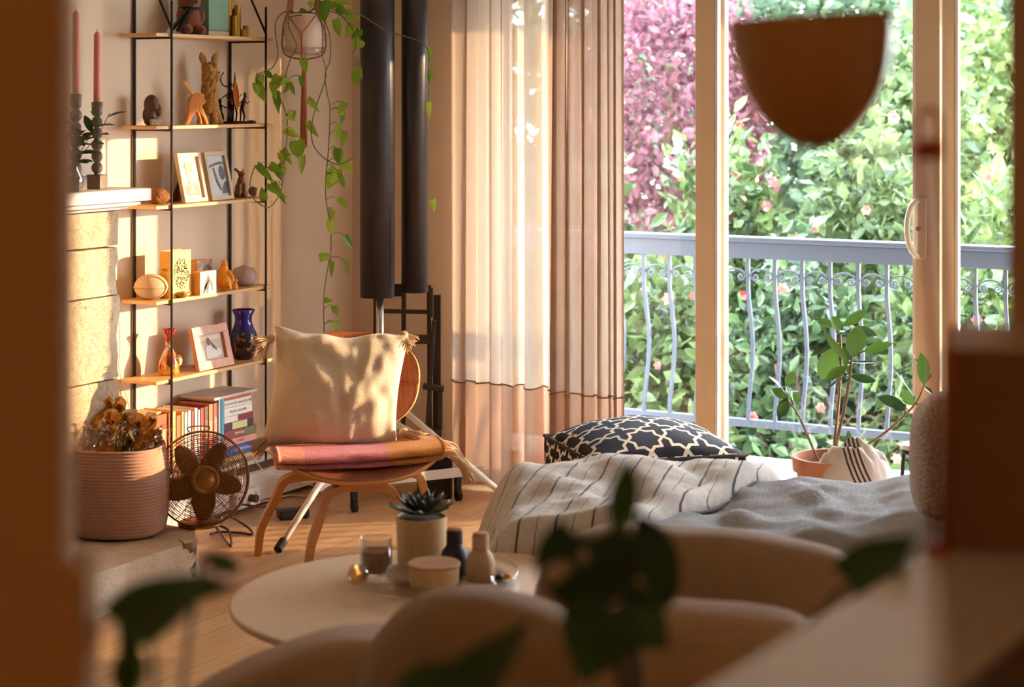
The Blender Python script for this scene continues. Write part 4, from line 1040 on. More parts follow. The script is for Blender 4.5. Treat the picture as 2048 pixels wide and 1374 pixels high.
# ================================================================== BLACK FOLDED FRAME IN THE CORNER
ED = 7.12
m_easel = wood('black_brown_wood', (40, 30, 26), (62, 48, 40), 20, (1, 1, .1), .5)
e0 = W(820, 900, ED); es = thing('black_folding_frame', 'black brown wooden folding frame with rungs standing in the corner behind the lamp', 'easel', (e0.x, e0.y, 0), YAW)
ke = (Matrix.Translation((e0.x, e0.y, 0)) @ Matrix.Rotation(YAW, 4, 'Z')).inverted()
def EL(px, py, D=ED): return ke @ W(px, py, D)
def post(nm, a, b, w, d, D=ED):
    A = EL(a[0], a[1], D); B = EL(b[0], b[1], D); A.z = max(A.z, .002)
    obj(nm, G().tube([A, B], 1, 4, sq=(d/2, w/2), up=(0, 1, .001)), m_easel, es, bevel=.003)
zf = 940   # rough row of the floor there
post('post', (750, zf+20), (750, 560), .012, .02, ED+.05)
post('post', (806, zf+20), (808, 560), .018, .02, ED+.03)
post('post', (874, zf+20), (888-14, 590), .030, .03, ED)
post('post', (860, 950), (858, 570), .016, .02, ED-.03)
post('brace', (852, 900), (868, 640), .016, .016, ED-.06)
post('rung', (766, 622), (860, 624), .016, .014, ED)
post('arm_rail', (790, 678), (868, 679), .034, .022, ED-.05)
post('small_tray', (846, 772), (888, 778), .018, .05, ED-.07)
post('small_tray', (846, 862), (884, 864), .018, .06, ED-.07)
post('post', (880, 860), (880, 780), .020, .02, ED-.06)
post('latch', (862, 575), (863, 634), .016, .02, ED-.06)
bb = EL(870, 940, ED-.04)
obj('base', G().box((bb.x, bb.y, .085), (.13, .12, .17)), m_black, es, bevel=.006)
# ================================================================== CHAIR, PILLOW, FOLDED THROW
PH = math.radians(12)
cc = CF(-.505, 6.10, 0); CR = YAW+PH
m_wal = wood('walnut_veneer', (116, 62, 42), (160, 96, 66), 22, (1, .07, 1), .3)
m_walb = wood('walnut_back_veneer', (168, 88, 40), (196, 116, 60), 16, (1, 1, .07), .3)
m_ply = plain('plywood_edge', (214, 150, 86), .45, var=.12, vs=200, stretch=(.05, .05, 1))
ch = thing('plywood_chair', 'low moulded plywood lounge chair holding the tasselled cushion and folded throw', 'chair', (cc.x, cc.y, 0), CR)
# seat: rounded shell, waterfall front edge; local -y is the front
def seat_pt(u, v):
    a = 2*PI*u; k = v
    c_, s_ = math.cos(a), math.sin(a); ex = 2/2.7
    x = math.copysign(abs(c_)**ex, c_)*.272*k; y = math.copysign(abs(s_)**ex, s_)*.252*k
    z = .326 + .030*(x/.27)**2*(1 if y > -.1 else 1) - .020*max(0, -y/.25)**3 - .016*max(0, 1-k*1.2) + .02*max(0, y/.25)**2
    if y < 0: z -= .012*max(0, (-y-.12)/.13)**2
    return Vector((x, y-.0, z))
g = G(); g.grid(lambda u, v: seat_pt(u, .001+v*.999), 64, 16)
so = obj('seat', g, [m_wal, m_ply], ch, smooth=True, bevel=0); md = so.modifiers.new('solid', 'SOLIDIFY'); md.thickness = .014; md.offset = -1; md.material_offset_rim = 1
def back_pt(u, v):
    a = 2*PI*u; c_, s_ = math.cos(a), math.sin(a); ex = 2/2.5
    x = math.copysign(abs(c_)**ex, c_)*.232*v; z = math.copysign(abs(s_)**ex, s_)*.155*v
    x *= 1+.10*(z/.15)
    y = .215 - .075*(x/.23)**2 + .07*(z/.15)
    return Vector((x, y+.005, .545+z))
g = G(); g.grid(lambda u, v: back_pt(u, .001+v*.999), 64, 14)
so = obj('backrest', g, [m_walb, m_ply], ch, smooth=True); md = so.modifiers.new('solid', 'SOLIDIFY'); md.thickness = .011; md.offset = 0; md.material_offset_rim = 1
def bow(hw_f, hw_k, y_f, y_t, ztop, w=.040, th_=.020):
    pts = [Vector((-hw_f, y_f, .002)), Vector((-hw_f*.96, y_f*.97+y_t*.03, ztop*.35)), Vector((-hw_k-.010, (y_f+y_t)/2, ztop*.72)), Vector((-hw_k+.012, y_t*.85+y_f*.15, ztop*.93)), Vector((-hw_k+.055, y_t, ztop)), Vector((-.06, y_t, ztop+.003))]
    pts += [Vector((-p.x, p.y, p.z)) for p in pts[::-1]]
    P = smoothpath(pts, 6)
    return P
def bowmesh(P, w, th_):
    g = G(); n = len(P)
    # plywood strip: wide along y, thin in its plane
    v = []
    for i, p in enumerate(P):
        a = P[max(0, i-1)]; b = P[min(n-1, i+1)]; t_ = (b-a).normalized()
        q = abs(i/(n-1)*2-1); ww = w*(1.25-.55*q**2)
        up = Vector((0, 1, 0)); nn = t_.cross(up).normalized(); bb_ = nn.cross(t_).normalized()
        for s1, s2 in ((-1,-1), (1,-1), (1,1), (-1,1)): v.append(p+bb_*s1*ww/2+nn*s2*th_/2)
    f = []; mi = []
    for i in range(n-1):
        for k in range(4): f.append((i*4+k, i*4+(k+1) % 4, (i+1)*4+(k+1) % 4, (i+1)*4+k)); mi.append(0 if k in (0, 2) else 1)
    f += [(3,2,1,0), ((n-1)*4, (n-1)*4+1, (n-1)*4+2, (n-1)*4+3)]; mi += [1, 1]
    g.add(v, f); g.mi = mi; return g
m_walleg = wood('walnut_leg', (146, 86, 48), (190, 122, 70), 30, (1, 1, .1), .35)
def shiftx(P, dx): return [p+Vector((dx, 0, 0)) for p in P]
fb = bow(.168, .115, -.175, -.115, .262)
rb = bow(.300, .235, .145, .085, .262)
for nm, P in (('front_leg_bow', fb), ('rear_leg_bow', rb)): obj(nm, bowmesh(P, .050, .024), [m_walleg, m_ply], ch, bevel=.002)
P = smoothpath([(0, -.16, .283), (0, .0, .281), (0, .14, .285), (0, .215, .315), (0, .245, .40), (0, .245, .50)], 6)
obj('spine', G().tube(P, 1, 4, sq=(.008, .035), up=(0, .7, .7)), [m_walleg], ch)
g = G()
for x, y in ((-.06, -.115), (.06, -.115), (-.06, .085), (.06, .085)): g.tube([(x, y, .27), (x, y, .315)], .016, 12)
obj('rubber_mount', g, m_black, ch)

# cushion resting on the seat against the backrest
m_wool = fabric('cream_wool', (222, 200, 172), 420, .8, .05, .5)
def CL(px, py, D): return (Matrix.Translation((cc.x, cc.y, 0)) @ Matrix.Rotation(CR, 4, 'Z')).inverted() @ W(px, py, D)
pcx = W(672, 778, 6.10)
pl = thing('tasselled_cushion', 'cream woollen square cushion with corner tassels leaning on the plywood chair', 'cushion', (pcx.x, pcx.y, pcx.z), 0, rot=(-.20, math.radians(2.5), CR-.10))
pl.rotation_euler = (Matrix.Rotation(CR-.10, 4, 'Z') @ Matrix.Rotation(-.20, 4, 'X') @ Matrix.Rotation(math.radians(3), 4, 'Y')).to_euler()
cw, chh = .408, .352
g = G(); g.cushion(cw+.03, chh+.03, .17, 44, .085, .46, .010, 2)
for p in g.v:   # soft dip in the top edge
    zt_ = p.z/(chh/2)
    if zt_ > .3: p.z -= (.010*math.exp(-((p.x+.01)/.05)**2) + .004*math.sin(p.x*40))*((zt_-.3)/.7)
    p.x += .012*math.sin(p.z*7)
obj('cover', g, m_wool, pl, smooth=True)
m_tas = fabric('tan_tassel_yarn', (222, 178, 130), 900, .6, .12, .3)
def tassel(nm, c, d, Lg, rad, seed, n=60, spread=.80, kn=.016):
    g = G(); r = random.Random(seed); c = Vector(c); d = Vector(d).normalized(); o1 = d.orthogonal().normalized(); o2 = d.cross(o1)
    for i in range(n):
        a = r.random()*6.28; q = math.sqrt(r.random())
        w_ = (o1*math.cos(a)+o2*math.sin(a))*q
        e = c+d*Lg*(.8+.25*r.random())+w_*Lg*spread+Vector((0, 0, -.012*r.random()))
        g.tube(smoothpath([c+w_*rad*.3, c+d*Lg*.3+w_*rad, e], 3), .0014, 5)
    g.ell(c+d*.004, (kn, kn*.9, kn), None, 14, 10)
    return obj(nm, g, m_tas, pl, smooth=True)
tassel('tassel', (-cw/2-.012, -.01, chh/2-.022), (-.75, -.25, -.55), .058, .016, 1)
tassel('tassel', (cw/2+.004, 0, chh/2+.006), (.75, -.05, -.60), .046, .014, 2)
tassel('tassel', (-cw/2-.004, -.015, -chh/2+.012), (-.75, -.3, -.62), .060, .018, 3, 60, .5)
tassel('tassel', (cw/2+.016, -.01, -chh/2+.045), (.9, -.3, -.22), .078, .016, 4, 60, .35)
# folded throw on the front of the seat
tw = thing('folded_throw', 'folded woollen throw in pink, mauve and ochre blocks lying on the chair seat', 'throw blanket', (0, 0, 0))
q0 = CL(556, 922, 6.0); tcen = (Matrix.Translation((cc.x, cc.y, 0)) @ Matrix.Rotation(CR, 4, 'Z')) @ Vector((-.005, -.125, .330))
tw.location = tcen; tw.rotation_euler = (0, math.radians(-1.5), CR-.02)
t = NT('throw_wool'); co = t.coord(); sp_ = t.n('ShaderNodeSeparateXYZ'); t.l(co, sp_.inputs[0])
e = t.math('ADD', t.math('MULTIPLY', sp_.outputs['X'], 1.9), .5)
rmp = t.n('ShaderNodeValToRGB'); rmp.color_ramp.interpolation = 'CONSTANT'; el = rmp.color_ramp.elements
el[0].position = 0; el[0].color = lin((222, 140, 122)); el[1].position = .165; el[1].color = lin((206, 118, 132)); a_ = el.new(.665); a_.color = lin((206, 132, 54))
t.l(e, rmp.inputs[0]); n_ = t.noise(co, 260, 3); n3 = t.noise(co, 40, 4)
colr = t.mix(t.math('MULTIPLY', n_, .35), rmp.outputs[0], t.mix(.25, rmp.outputs[0], (.9, .8, .75, 1)))
m_throw = t.done(t.bsdf(colr, .95, 0, t.bump(t.math('ADD', n_, n3), .8, .005), .2, Sheen_Weight=.1))
g = G()
def slab(z0, hh, x0, x1, dy, hy, seed):
    def P(u, v):
        a = 2*PI*v; x = x0+(x1-x0)*u
        c_, s_ = math.cos(a), math.sin(a)
        return Vector((x, dy+hy*math.copysign(abs(c_)**.45, c_)+.003*noise.noise(Vector((x*12, a, seed))), z0+hh/2+hh/2*math.copysign(abs(s_)**.7, s_)+.004*noise.noise(Vector((x*9, c_*2, seed+5)))+.012*(x/.26)**2*(1)))
    nu = 50; nv = 28; g.grid(P, nu, nv)
    o = len(g.v)
    for u in (0, 1): g.v.append(P(u, 0)*0+Vector((x0+(x1-x0)*u, dy, z0+hh/2+.012)))
    base = o-(nu+1)*(nv+1)
    for j in range(nv): g.f.append([base+j+1, base+j, o]); g.mi.append(0); g.f.append([base+nu*(nv+1)+j, base+nu*(nv+1)+j+1, o+1]); g.mi.append(0)
slab(0, .026, -.262, .258, .015, .088, 1); slab(.024, .034, -.255, .262, .004, .094, 7)
obj('blanket', g, m_throw, tw, smooth=True)
g = G(); r = random.Random(6)
for i in range(44):
    y = -.08+.17*i/43; z0_ = .030+r.uniform(-.014, .016)
    g.tube(smoothpath([(.250, y, z0_), (.285, y-.003+r.uniform(-.01, .01), z0_+.006), (.325+r.uniform(-.01, .01), y+r.uniform(-.015, .015), z0_-.028+r.uniform(-.012, .01)), (.350+r.uniform(-.015, .015), y+r.uniform(-.02, .02), z0_-.075+r.uniform(-.02, .02))], 4), .0024, 5)
obj('fringe', g, m_tas, tw, smooth=True)

# ================================================================== BASKET WITH WRAPPED PARCELS
bp = onz(240, 1064, .13)
bk = thing('rope_basket', 'tall dusty pink coiled rope basket standing on the stone hearth', 'basket', (bp.x, bp.y, .134), YAW)
m_rope = fabric('dusty_pink_rope', (218, 168, 146), 700, .8, .1, .2)
BH = .272; BR = .150
prof = []
nr = 27
for i in range(nr):
    for k in range(6):
        q = (i+k/6)/nr; z = q*BH
        r0 = BR*(.93+.10*math.sin(PI*min(1, q*1.05))**.7) if q > .03 else BR*(.86+q*2.3)
        prof.append((r0+.0032*math.sin(PI*k/6), z))
full = [(0, .001), (BR*.82, 0)] + prof + [(BR*.93, BH), (BR*.90, BH-.004), (BR*.90, .012), (0, .01)]
sqf = lambda a, z: 1/((abs(math.cos(a))**2.8+abs(math.sin(a))**2.8)**(1/2.8))*.96
obj('woven_body', G().lathe(full, 72, wob=sqf), m_rope, bk, smooth=True)
def crumple(c, w, h, seed, tilt, mt, nm, parent, yaw=0, thk=.0, amp=.035):
    g = G(); M_ = Matrix.Translation(c) @ Euler((tilt, yaw*.3, yaw)).to_matrix().to_4x4()
    def P(u, v):
        x = (u-.5)*w; z = v*h
        q = Vector((u*2.3+seed, v*2.6, seed))
        d = noise.fractal(q, 1, 2, 3)*amp*2 + abs(noise.noise(q*2.7))*amp*1.2
        x *= 1-.5*(1-v)**2*(.6) + .25*noise.noise(q*1.3)
        return M_ @ Vector((x, d*(.3+v), z+.05*noise.noise(Vector((u*5, seed, 0)))*v))
    g.grid(P, 26, 18); return obj(nm, g, mt, parent, smooth=False, solid=thk)
m_kraft = plain('ochre_wrapping_paper', (206, 136, 44), .35, var=.2, vs=14)
m_cello = glassmat('cellophane', (.92, .88, .82, 1), .22, .06)
m_olive = plain('olive_ribbon', (92, 92, 30), .5)
cont = thing('wrapped_parcel', 'crumpled ochre paper and clear cellophane wrapped parcels filling the rope basket', 'parcel', (bp.x, bp.y, .134), YAW)
g = G(); g.ell((0, 0, .13), (BR*.78, BR*.78, .12), None, 24, 14)
for p in g.v: p += Vector((p.x, p.y, 0)).normalized()*noise.noise(p*18)*.008
obj('parcel_body', g, m_kraft, cont)
crumple((-.075, -.03, .20), .17, .21, 3.1, -.2, m_kraft, 'paper_ruff', cont, .2)
crumple((-.03, .05, .20), .20, .17, 5.3, .25, m_kraft, 'paper_ruff', cont, -.3)
crumple((.035, -.02, .19), .18, .15, 9.7, -.25, m_kraft, 'paper_ruff', cont, .5)
crumple((.07, .03, .20), .15, .14, 2.2, .1, m_kraft, 'paper_ruff', cont, -.6)
crumple((.015, -.05, .17), .05, .13, 12.2, -.15, m_olive, 'olive_sheet', cont, .1)
crumple((-.055, -.085, .21), .16, .13, 7.7, .15, m_cello, 'cellophane_sheet', cont, .3)
crumple((.085, -.06, .22), .14, .15, 15.5, -.35, m_cello, 'cellophane_sheet', cont, -.2)
crumple((.06, .0, .21), .12, .11, 18.5, .3, m_cello, 'cellophane_sheet', cont, .8)

# ================================================================== FAN
fc = W(404, 958, 6.02)
fn = thing('desk_fan', 'round antique bronze desk fan with wire cage standing at the end of the hearth', 'fan', (fc.x, fc.y, .1285), YAW+.35)
m_fan = plain('antique_bronze', (156, 112, 70), .3, metal=.9, var=.12, vs=20)
m_blade = plain('bronze_blade', (124, 86, 50), .32, metal=.85, var=.1)
FR = .148; fzc = fc.z-.1285
T0 = Matrix.Translation((0, 0, fzc)) @ Matrix.Rotation(-.12, 4, 'X')
def ringpts(r, y, n=56): return [T0 @ Vector((r*math.cos(2*PI*i/n), y, r*math.sin(2*PI*i/n))) for i in range(n)]
g = G()
for i in range(19):
    r0 = .040+(FR-.040)*i/18; y = -.048*math.sqrt(max(0, 1-(r0/FR)**4))-.010
    g.tube(ringpts(r0, y), .00115, 5, True)
for k in range(5):
    a = k*2*PI/5+.3
    g.tube([T0 @ Vector((math.cos(a)*q*FR, -.048*math.sqrt(max(0, 1-q**4))-.008, math.sin(a)*q*FR)) for q in (.2, .4, .6, .8, .93, 1)], .0016, 5)
obj('front_grille', g, m_fan, fn, smooth=True)
g = G()
for i in range(9):
    r0 = .045+(FR-.045)*i/8; g.tube(ringpts(r0, .040*math.sqrt(max(0, 1-(r0/FR)**4))+.012), .0011, 5, True)
for k in range(40):
    a = k*2*PI/40
    g.tube([T0 @ Vector((math.cos(a+q*.25)*q*FR, .040*math.sqrt(max(0, 1-q**4))+.012, math.sin(a+q*.25)*q*FR)) for q in (.25, .5, .75, .93, 1)], .0010, 4)
obj('rear_grille', g, m_fan, fn, smooth=True)
g = G(); g.tube(ringpts(FR+.001, -.006), .0032, 8, True); g.tube(ringpts(FR+.001, .008), .0028, 8, True); obj('cage_rim', g, m_fan, fn, smooth=True)
Mx = T0 @ Matrix.Rotation(PI/2, 4, 'X')
hb_ = obj('hub_badge', G().lathe([(.047, .046), (.048, .052), (.044, .060), (.034, .061), (.033, .056), (.030, .056), (.020, .0605), (0, .062)], 36, M=Mx), m_fan, fn, smooth=True)
g = G()
for k in range(5):
    a = k*2*PI/5+.5; R_a = T0 @ Matrix.Rotation(a, 4, 'Y')
    def P(u, v): 
        rr_ = .022+.108*u; w_ = .030*math.sin(PI*min(1, u*.8+.2))**.6+.006
        sp_ = (v-.5)*2
        return R_a @ Vector((sp_*w_+.012*u, -.002+sp_*w_*.45, rr_))
    g.grid(P, 10, 6)
obj('blades', g, m_blade, fn, solid=.0012, smooth=True)
obj('motor_housing', G().lathe([(.0, -.075), (.030, -.070), (.042, -.045), (.042, -.012), (.02, .002), (.018, .03), (0, .03)], 28, M=Mx), m_fan, fn, smooth=True)
g = G(); g.tube(smoothpath([(0, .055, fzc-.01), (0, .062, fzc-.10), (0, .040, .022)], 5), .009, 10); obj('neck', g, m_fan, fn, smooth=True)
obj('base', G().lathe([(.070, 0), (.072, .008), (.055, .016), (.016, .022), (0, .022)], 40, (0, .03, 0)), m_fan, fn, smooth=True)
g = G(); g.tube(smoothpath([T0 @ Vector((-.03, .03, FR-.002)), T0 @ Vector((-.035, .045, FR+.012)), T0 @ Vector((0, .05, FR+.016)), T0 @ Vector((.035, .045, FR+.012)), T0 @ Vector((.03, .03, FR-.002))], 5), .002, 6); obj('carry_handle', g, m_fan, fn, smooth=True)

# cables
def cable(name, pts, r, c, label, wpts=None):
    P = wpts if wpts else pts; P = smoothpath([Vector(p) for p in P], 6); o = P[0].copy()
    m_ = plain(name+'_rubber', c, .5, var=.03)
    return tagp(obj(name, G().tube([p-o for p in P], r, 8), m_, loc=o, smooth=True), label, 'cable')
cable('power_cable', [onz(424, 1042, .02), onz(446, 1075, .012), onz(462, 1092, .006), onz(458, 1062, .012), onz(438, 1048, .03), onz(452, 1030, .05), onz(492, 1052, .012), onz(505, 1068, .006), onz(480, 1066, .006), onz(440, 1064, .006), onz(420, 1068, .006)], .0042, (60, 40, 34), 'dark looped power cord lying on the floor beside the hearth end')
wx_ = .145
cable('white_cord', [(wx_, onx(218, 600, wx_).y, onx(218, 605, wx_).z), (.12, onx(236, 630, .12).y, onx(236, 632, .12).z), (.012, onx(240, 700, .012).y, onx(240, 700, .012).z), (.012, onx(238, 730, .012).y, onx(238, 735, .012).z), (.012, onx(252, 790, .012).y, onx(252, 790, .012).z), (.012, onx(268, 850, .012).y, onx(268, 850, .012).z), (.012, onx(275, 900, .012).y, onx(275, 900, .012).z)], .0022, (220, 206, 186), 'thin white cord hanging down the wall between fireplace and shelves')
cable('thin_white_cable', [(.10, -.83, .22), (.115, -.80, .17), (.13, -.76, .13), (.125, -.66, .10), (.11, -.52, .05), (.14, -.40, .012)], .0022, (226, 220, 214), 'thin white cable drooping beside the heater behind the chair leg')
cable('outlet_cable', [onz(480, 1008, .06), onz(508, 1012, .035), onz(540, 1014, .02), onz(566, 1024, .02)], .004, (46, 34, 32), 'short black cable running from the wall outlet to the power strip')
cable('pale_cable', [onz(506, 1005, .02), onz(540, 1000, .012), onz(580, 990, .008), onz(612, 992, .008), onz(640, 985, .008)], .0045, (206, 190, 176), 'pale cable running along the floor behind the chair legs')
q = onz(490, 1022, .035)
ol = thing('outlet_box', 'white surface socket box with a dark plug on the heater front near the fan', 'socket', (.098, onx(492, 1010, .098).y, .052), SH)
obj('faceplate', G().box((0, 0, 0), (.145, .022, .062)), m_whitemetal, ol, bevel=.003)
obj('plug', G().tube([(.012, -.010, 0), (.012, -.040, 0)], .014, 14), plain('brown_plug', (80, 50, 44), .5), ol, smooth=False)
g = G()
for x in (-.055, -.042, .045): g.box((x, -.0115, .008), (.004, .001, .012)); g.box((x, -.0115, -.012), (.004, .001, .006))
obj('socket_slots', g, m_black, ol)
q = onz(586, 1026, .02)
ps = thing('power_strip', 'black power strip lying on the floor between the chair legs', 'power strip', (q.x, q.y, 0), YAW+.45)
obj('body', G().box((0, 0, .020), (.11, .05, .036)), plain('black_plastic', (34, 28, 32), .35), ps, bevel=.008, seg=3)
for x in (-.03, 0, .03): obj('socket', G().tube([(x, 0, .037), (x, 0, .0395)], .014, 16), plain('grey_plastic', (70, 60, 66), .4), ps)

# ================================================================== POUF
t = NT('trellis_print'); co = t.coord((8.6, 8.6, 8.6)); sp_ = t.n('ShaderNodeSeparateXYZ'); t.l(co, sp_.inputs[0])
ge = t.n('ShaderNodeNewGeometry'); 
def star(u, v):
    fu = t.math('ABSOLUTE', t.math('SUBTRACT', t.math('MULTIPLY', t.math('FRACT', u), 2), 1)); fv = t.math('ABSOLUTE', t.math('SUBTRACT', t.math('MULTIPLY', t.math('FRACT', v), 2), 1))
    a = t.math('MAXIMUM', fu, fv); b = t.math('MULTIPLY', t.math('ADD', fu, fv), .7071)
    d = t.math('SUBTRACT', t.math('MINIMUM', a, b), .70); ln = t.math('LESS_THAN', t.math('ABSOLUTE', d), .085)
    # bars of the little crosses
    return ln
hz = t.math('ADD', sp_.outputs['X'], 0); vt = t.math('ADD', sp_.outputs['Y'], 0); zz_ = sp_.outputs['Z']
top_ = star(hz, vt); sA = star(hz, zz_); sB = star(vt, zz_)
tc2 = t.n('ShaderNodeTexCoord'); sn = t.n('ShaderNodeSeparateXYZ'); t.l(tc2.outputs['Normal'], sn.inputs[0])
isz = t.math('GREATER_THAN', t.math('ABSOLUTE', sn.outputs['Z']), .45); isy = t.math('GREATER_THAN', t.math('ABSOLUTE', sn.outputs['Y']), t.math('ABSOLUTE', sn.outputs['X']))
side = t.math('ADD', t.math('MULTIPLY', isy, sA), t.math('MULTIPLY', t.math('SUBTRACT', 1, isy), sB))
fac = t.math('ADD', t.math('MULTIPLY', isz, top_), t.math('MULTIPLY', t.math('SUBTRACT', 1, isz), side))
colr = t.mix(fac, lin((38, 38, 52)), lin((226, 216, 204)))
m_trel = t.done(t.bsdf(colr, .85, 0, t.bump(t.noise(co, 120), .3, .003), .2))
pf = thing('floor_pouf', 'square floor pouf in black and white star trellis print by the curtain', 'pouf', (1.67, -.87, 0), math.radians(45))
PS = .50; PZ = .385
g = G()
g.grid(lambda u, v: Vector(((u-.5)*PS*(1-.04*(1-(2*v-1)**2)*0), (v-.5)*PS, PZ+.085*((1-(2*u-1)**2)*(1-(2*v-1)**2))**.6+.004*noise.noise(Vector((u*6, v*6, 1))))), 30, 30)
for k in range(4):
    R4 = Matrix.Rotation(k*PI/2, 4, 'Z')
    g.grid(lambda u, v: R4 @ Vector(((u-.5)*PS, -PS/2-.022*math.sin(PI*v)*(1-(2*u-1)**4)*1.2, PZ*v+.003)), 24, 12)
g.grid(lambda u, v: Vector(((u-.5)*PS, (v-.5)*PS, .003)), 2, 2)
obj('cover', g, m_trel, pf, smooth=True)
g = G()
for z in (PZ, .008):
    cr_ = [(-1,-1), (1,-1), (1,1), (-1,1)]; pts = []
    for i in range(4):
        a, b = cr_[i], cr_[(i+1) % 4]
        for k in range(8): pts.append(Vector(((a[0]+(b[0]-a[0])*k/8)*PS/2, (a[1]+(b[1]-a[1])*k/8)*PS/2, z)))
    g.tube(pts, .0055, 8, True)
for i_ in (0, 1):
    gg = G(); h_ = len(g.v)//2; gg.v = g.v[i_*h_:(i_+1)*h_]; gg.f = [[q-i_*h_ for q in f] for f in g.f[i_*len(g.f)//2:(i_+1)*len(g.f)//2]]; gg.mi = [0]*len(gg.f)
    obj('piping', gg, plain('charcoal_piping', (40, 38, 44), .8), pf, smooth=True)

# ================================================================== RUBBER PLANT
RD = 5.90
pc = W(1668, 925, RD); pot_z = .0
rp_ = thing('rubber_plant', 'young rubber plant with broad glossy leaves in a terracotta pot by the glass door', 'houseplant', (pc.x, pc.y, 0), YAW)
PR_ = .128; PT = .375
obj('pot', G().lathe([(PR_*.68, .02), (PR_*.90, PT-.05), (PR_*.90, PT-.045), (PR_, PT-.044), (PR_*1.02, PT), (PR_*.92, PT), (PR_*.88, PT-.04), (0, PT-.04)], 44), plain('terracotta', (190, 126, 92), .8, var=.08, vs=12, bump=.2), rp_, smooth=False)
obj('saucer', G().lathe([(PR_*.75, 0), (PR_*.9, .02), (PR_*.86, .022), (0, .016)], 40), plain('terracotta_saucer', (190, 110, 70), .8), rp_)
obj('soil', G().lathe([(PR_*.9, PT-.055), (PR_*.8, PT-.028), (0, PT-.022)], 24), m_soil, rp_)
ik = (Matrix.Translation((pc.x, pc.y, 0)) @ Matrix.Rotation(YAW, 4, 'Z')).inverted()
def c8(x, y, d=0): return ik @ W(1240+x/2.453, 440+y/2.453, RD+d)
m_rstem = plain('rubber_plant_stem', (132, 96, 66), .6, var=.25, vs=60)
m_rleaf = leafmat('rubber_leaf', (34, 62, 36), (84, 124, 44), .2, .16)
root = Vector((0, 0, PT-.04))
stems = {'s1': ([(1052,1130,.0),(1072,900,.02),(1084,700,.02),(1080,560,.02)], .0058), 's2': ([(1062,1110,-.02),(1100,930,-.03),(1126,780,-.03),(1137,670,-.03)], .0062),
 's3': ([(968,1165,-.03),(900,1010,-.06),(858,930,-.07),(820,878,-.08)], .0040), 's4': ([(1150,1130,.02),(1230,1092,.03),(1340,1010,.04),(1450,900,.05),(1496,805,.05),(1528,762,.05)], .0050)}
leaves = {'s1': [((1095,520),(1216,438),46,.04),((1045,525),(970,488),36,.05),((1078,545),(1040,472),50,-.03),((1165,520),(1262,568),34,.08),((1050,625),(988,785),92,.06),((1130,545),(1052,548),20,-.05),((1022,618),(936,670),30,-.02)],
 's2': [((1140,668),(1172,518),92,-.08),((1118,700),(1000,550),34,-.10),((1192,645),(1336,604),42,-.05),((1145,700),(1256,698),20,-.02),((1108,718),(1012,785),50,-.12),((1130,765),(1256,790),38,0),((1095,770),(1030,815),22,-.1),((1120,760),(1080,600),60,.05)],
 's3': [((822,872),(742,828),44,0),((812,812),(852,744),38,.02),((792,818),(728,770),30,.03),((820,876),(772,972),58,-.02),((842,850),(888,892),32,.02),((840,842),(878,836),14,0)],
 's4': [((1492,808),(1480,652),66,0),((1452,684),(1424,640),22,.02),((1446,872),(1352,742),24,-.02),((1402,918),(1266,868),54,-.02),((1442,905),(1384,838),56,.03),((1402,928),(1328,905),34,.0),((1490,818),(1536,852),28,0),((1500,928),(1456,902),34,.02),((1380,905),(1345,935),22,0)]}
for k in stems:
    pts, rr_ = stems[k]; P = smoothpath([root+Vector(((-.02 if k == 's3' else .02), 0, 0))]+[c8(*p) for p in pts], 6)
    so = obj('stem', G().tube(P, [rr_*(1-.4*i/len(P)) for i in range(len(P))], 8), m_rstem, rp_, smooth=True)
    g = G(); r = random.Random(k)
    for (b, e, w, d) in leaves[k]:
        B = c8(b[0], b[1], d*.6); E = c8(e[0], e[1], d-.02)
        nr = Vector((r.uniform(-.4, .4), -1, r.uniform(-.1, .6)))
        if w < 32: nr = Vector((r.uniform(-.3, .3), -.35, 1))
        g.leaf(B, E, w/2.453/F*RD*1.12, nr, r.uniform(-.05, .12), .22, n=9)
        qn = min(P, key=lambda p: (p-B).length); g.tube([qn, B+(E-B)*.03], .0022, 6)
    obj('leaves', g, m_rleaf, so, smooth=True)
g = G()
for b, e, w in (((1125,1092),(1120,1032),26), ((1112,1084),(1078,1058),16), ((1140,1088),(1192,1078),14)): g.leaf(c8(*b, -.06), c8(*e, -.06), w/2.453/F*RD, (0, -1, .3), .05, .2)
g.tube([root, c8(1125, 1095, -.06)], .002, 6)
obj('shoot', g, m_rleaf, rp_, smooth=True)
# cloth draped over the pot
t = NT('striped_linen_cloth'); co = t.coord((1,1,1), 'Object', (0, .45, .3)); sp_ = t.n('ShaderNodeSeparateXYZ'); t.l(co, sp_.inputs[0])
fx = t.math('FRACT', t.math('MULTIPLY', t.math('ADD', sp_.outputs['X'], .035), 75)); lnm = t.math('LESS_THAN', fx, .45)
band = t.math('LESS_THAN', t.math('ABSOLUTE', t.math('SUBTRACT', sp_.outputs['X'], .175)), .027)
colr = t.mix(t.math('MULTIPLY', lnm, band), lin((206, 190, 178)), lin((64, 54, 56)))
m_cloth = t.done(t.bsdf(colr, .9, 0, t.bump(t.noise(co, 900, 2), .4, .003), .2, Sheen_Weight=.3))
ccl = W(1706, 935, RD-.085)
cl = G()
def cloth_pt(u, v):
    a = 2*PI*u; rad = v
    bx = .124*rad*math.cos(a)*(1+.10*math.sin(3*a)); by = .090*rad*math.sin(a)
    q = 1-rad**2.4
    z = .29+.140*max(0, q)**.6 + .020*noise.fractal(Vector((bx*22, by*22, 3)), 1, 2, 3) + .010*math.sin(bx*60+by*90)*q
    z -= max(0, rad-.92)*2.2
    return Vector((bx, by, z))
cl.grid(lambda u, v: cloth_pt(u, .001+1.0*v), 60, 22)
obj_ = obj('folded_cloth', cl, m_cloth, loc=(ccl.x, ccl.y, 0), rot=(0, 0, YAW), smooth=True, solid=.004)
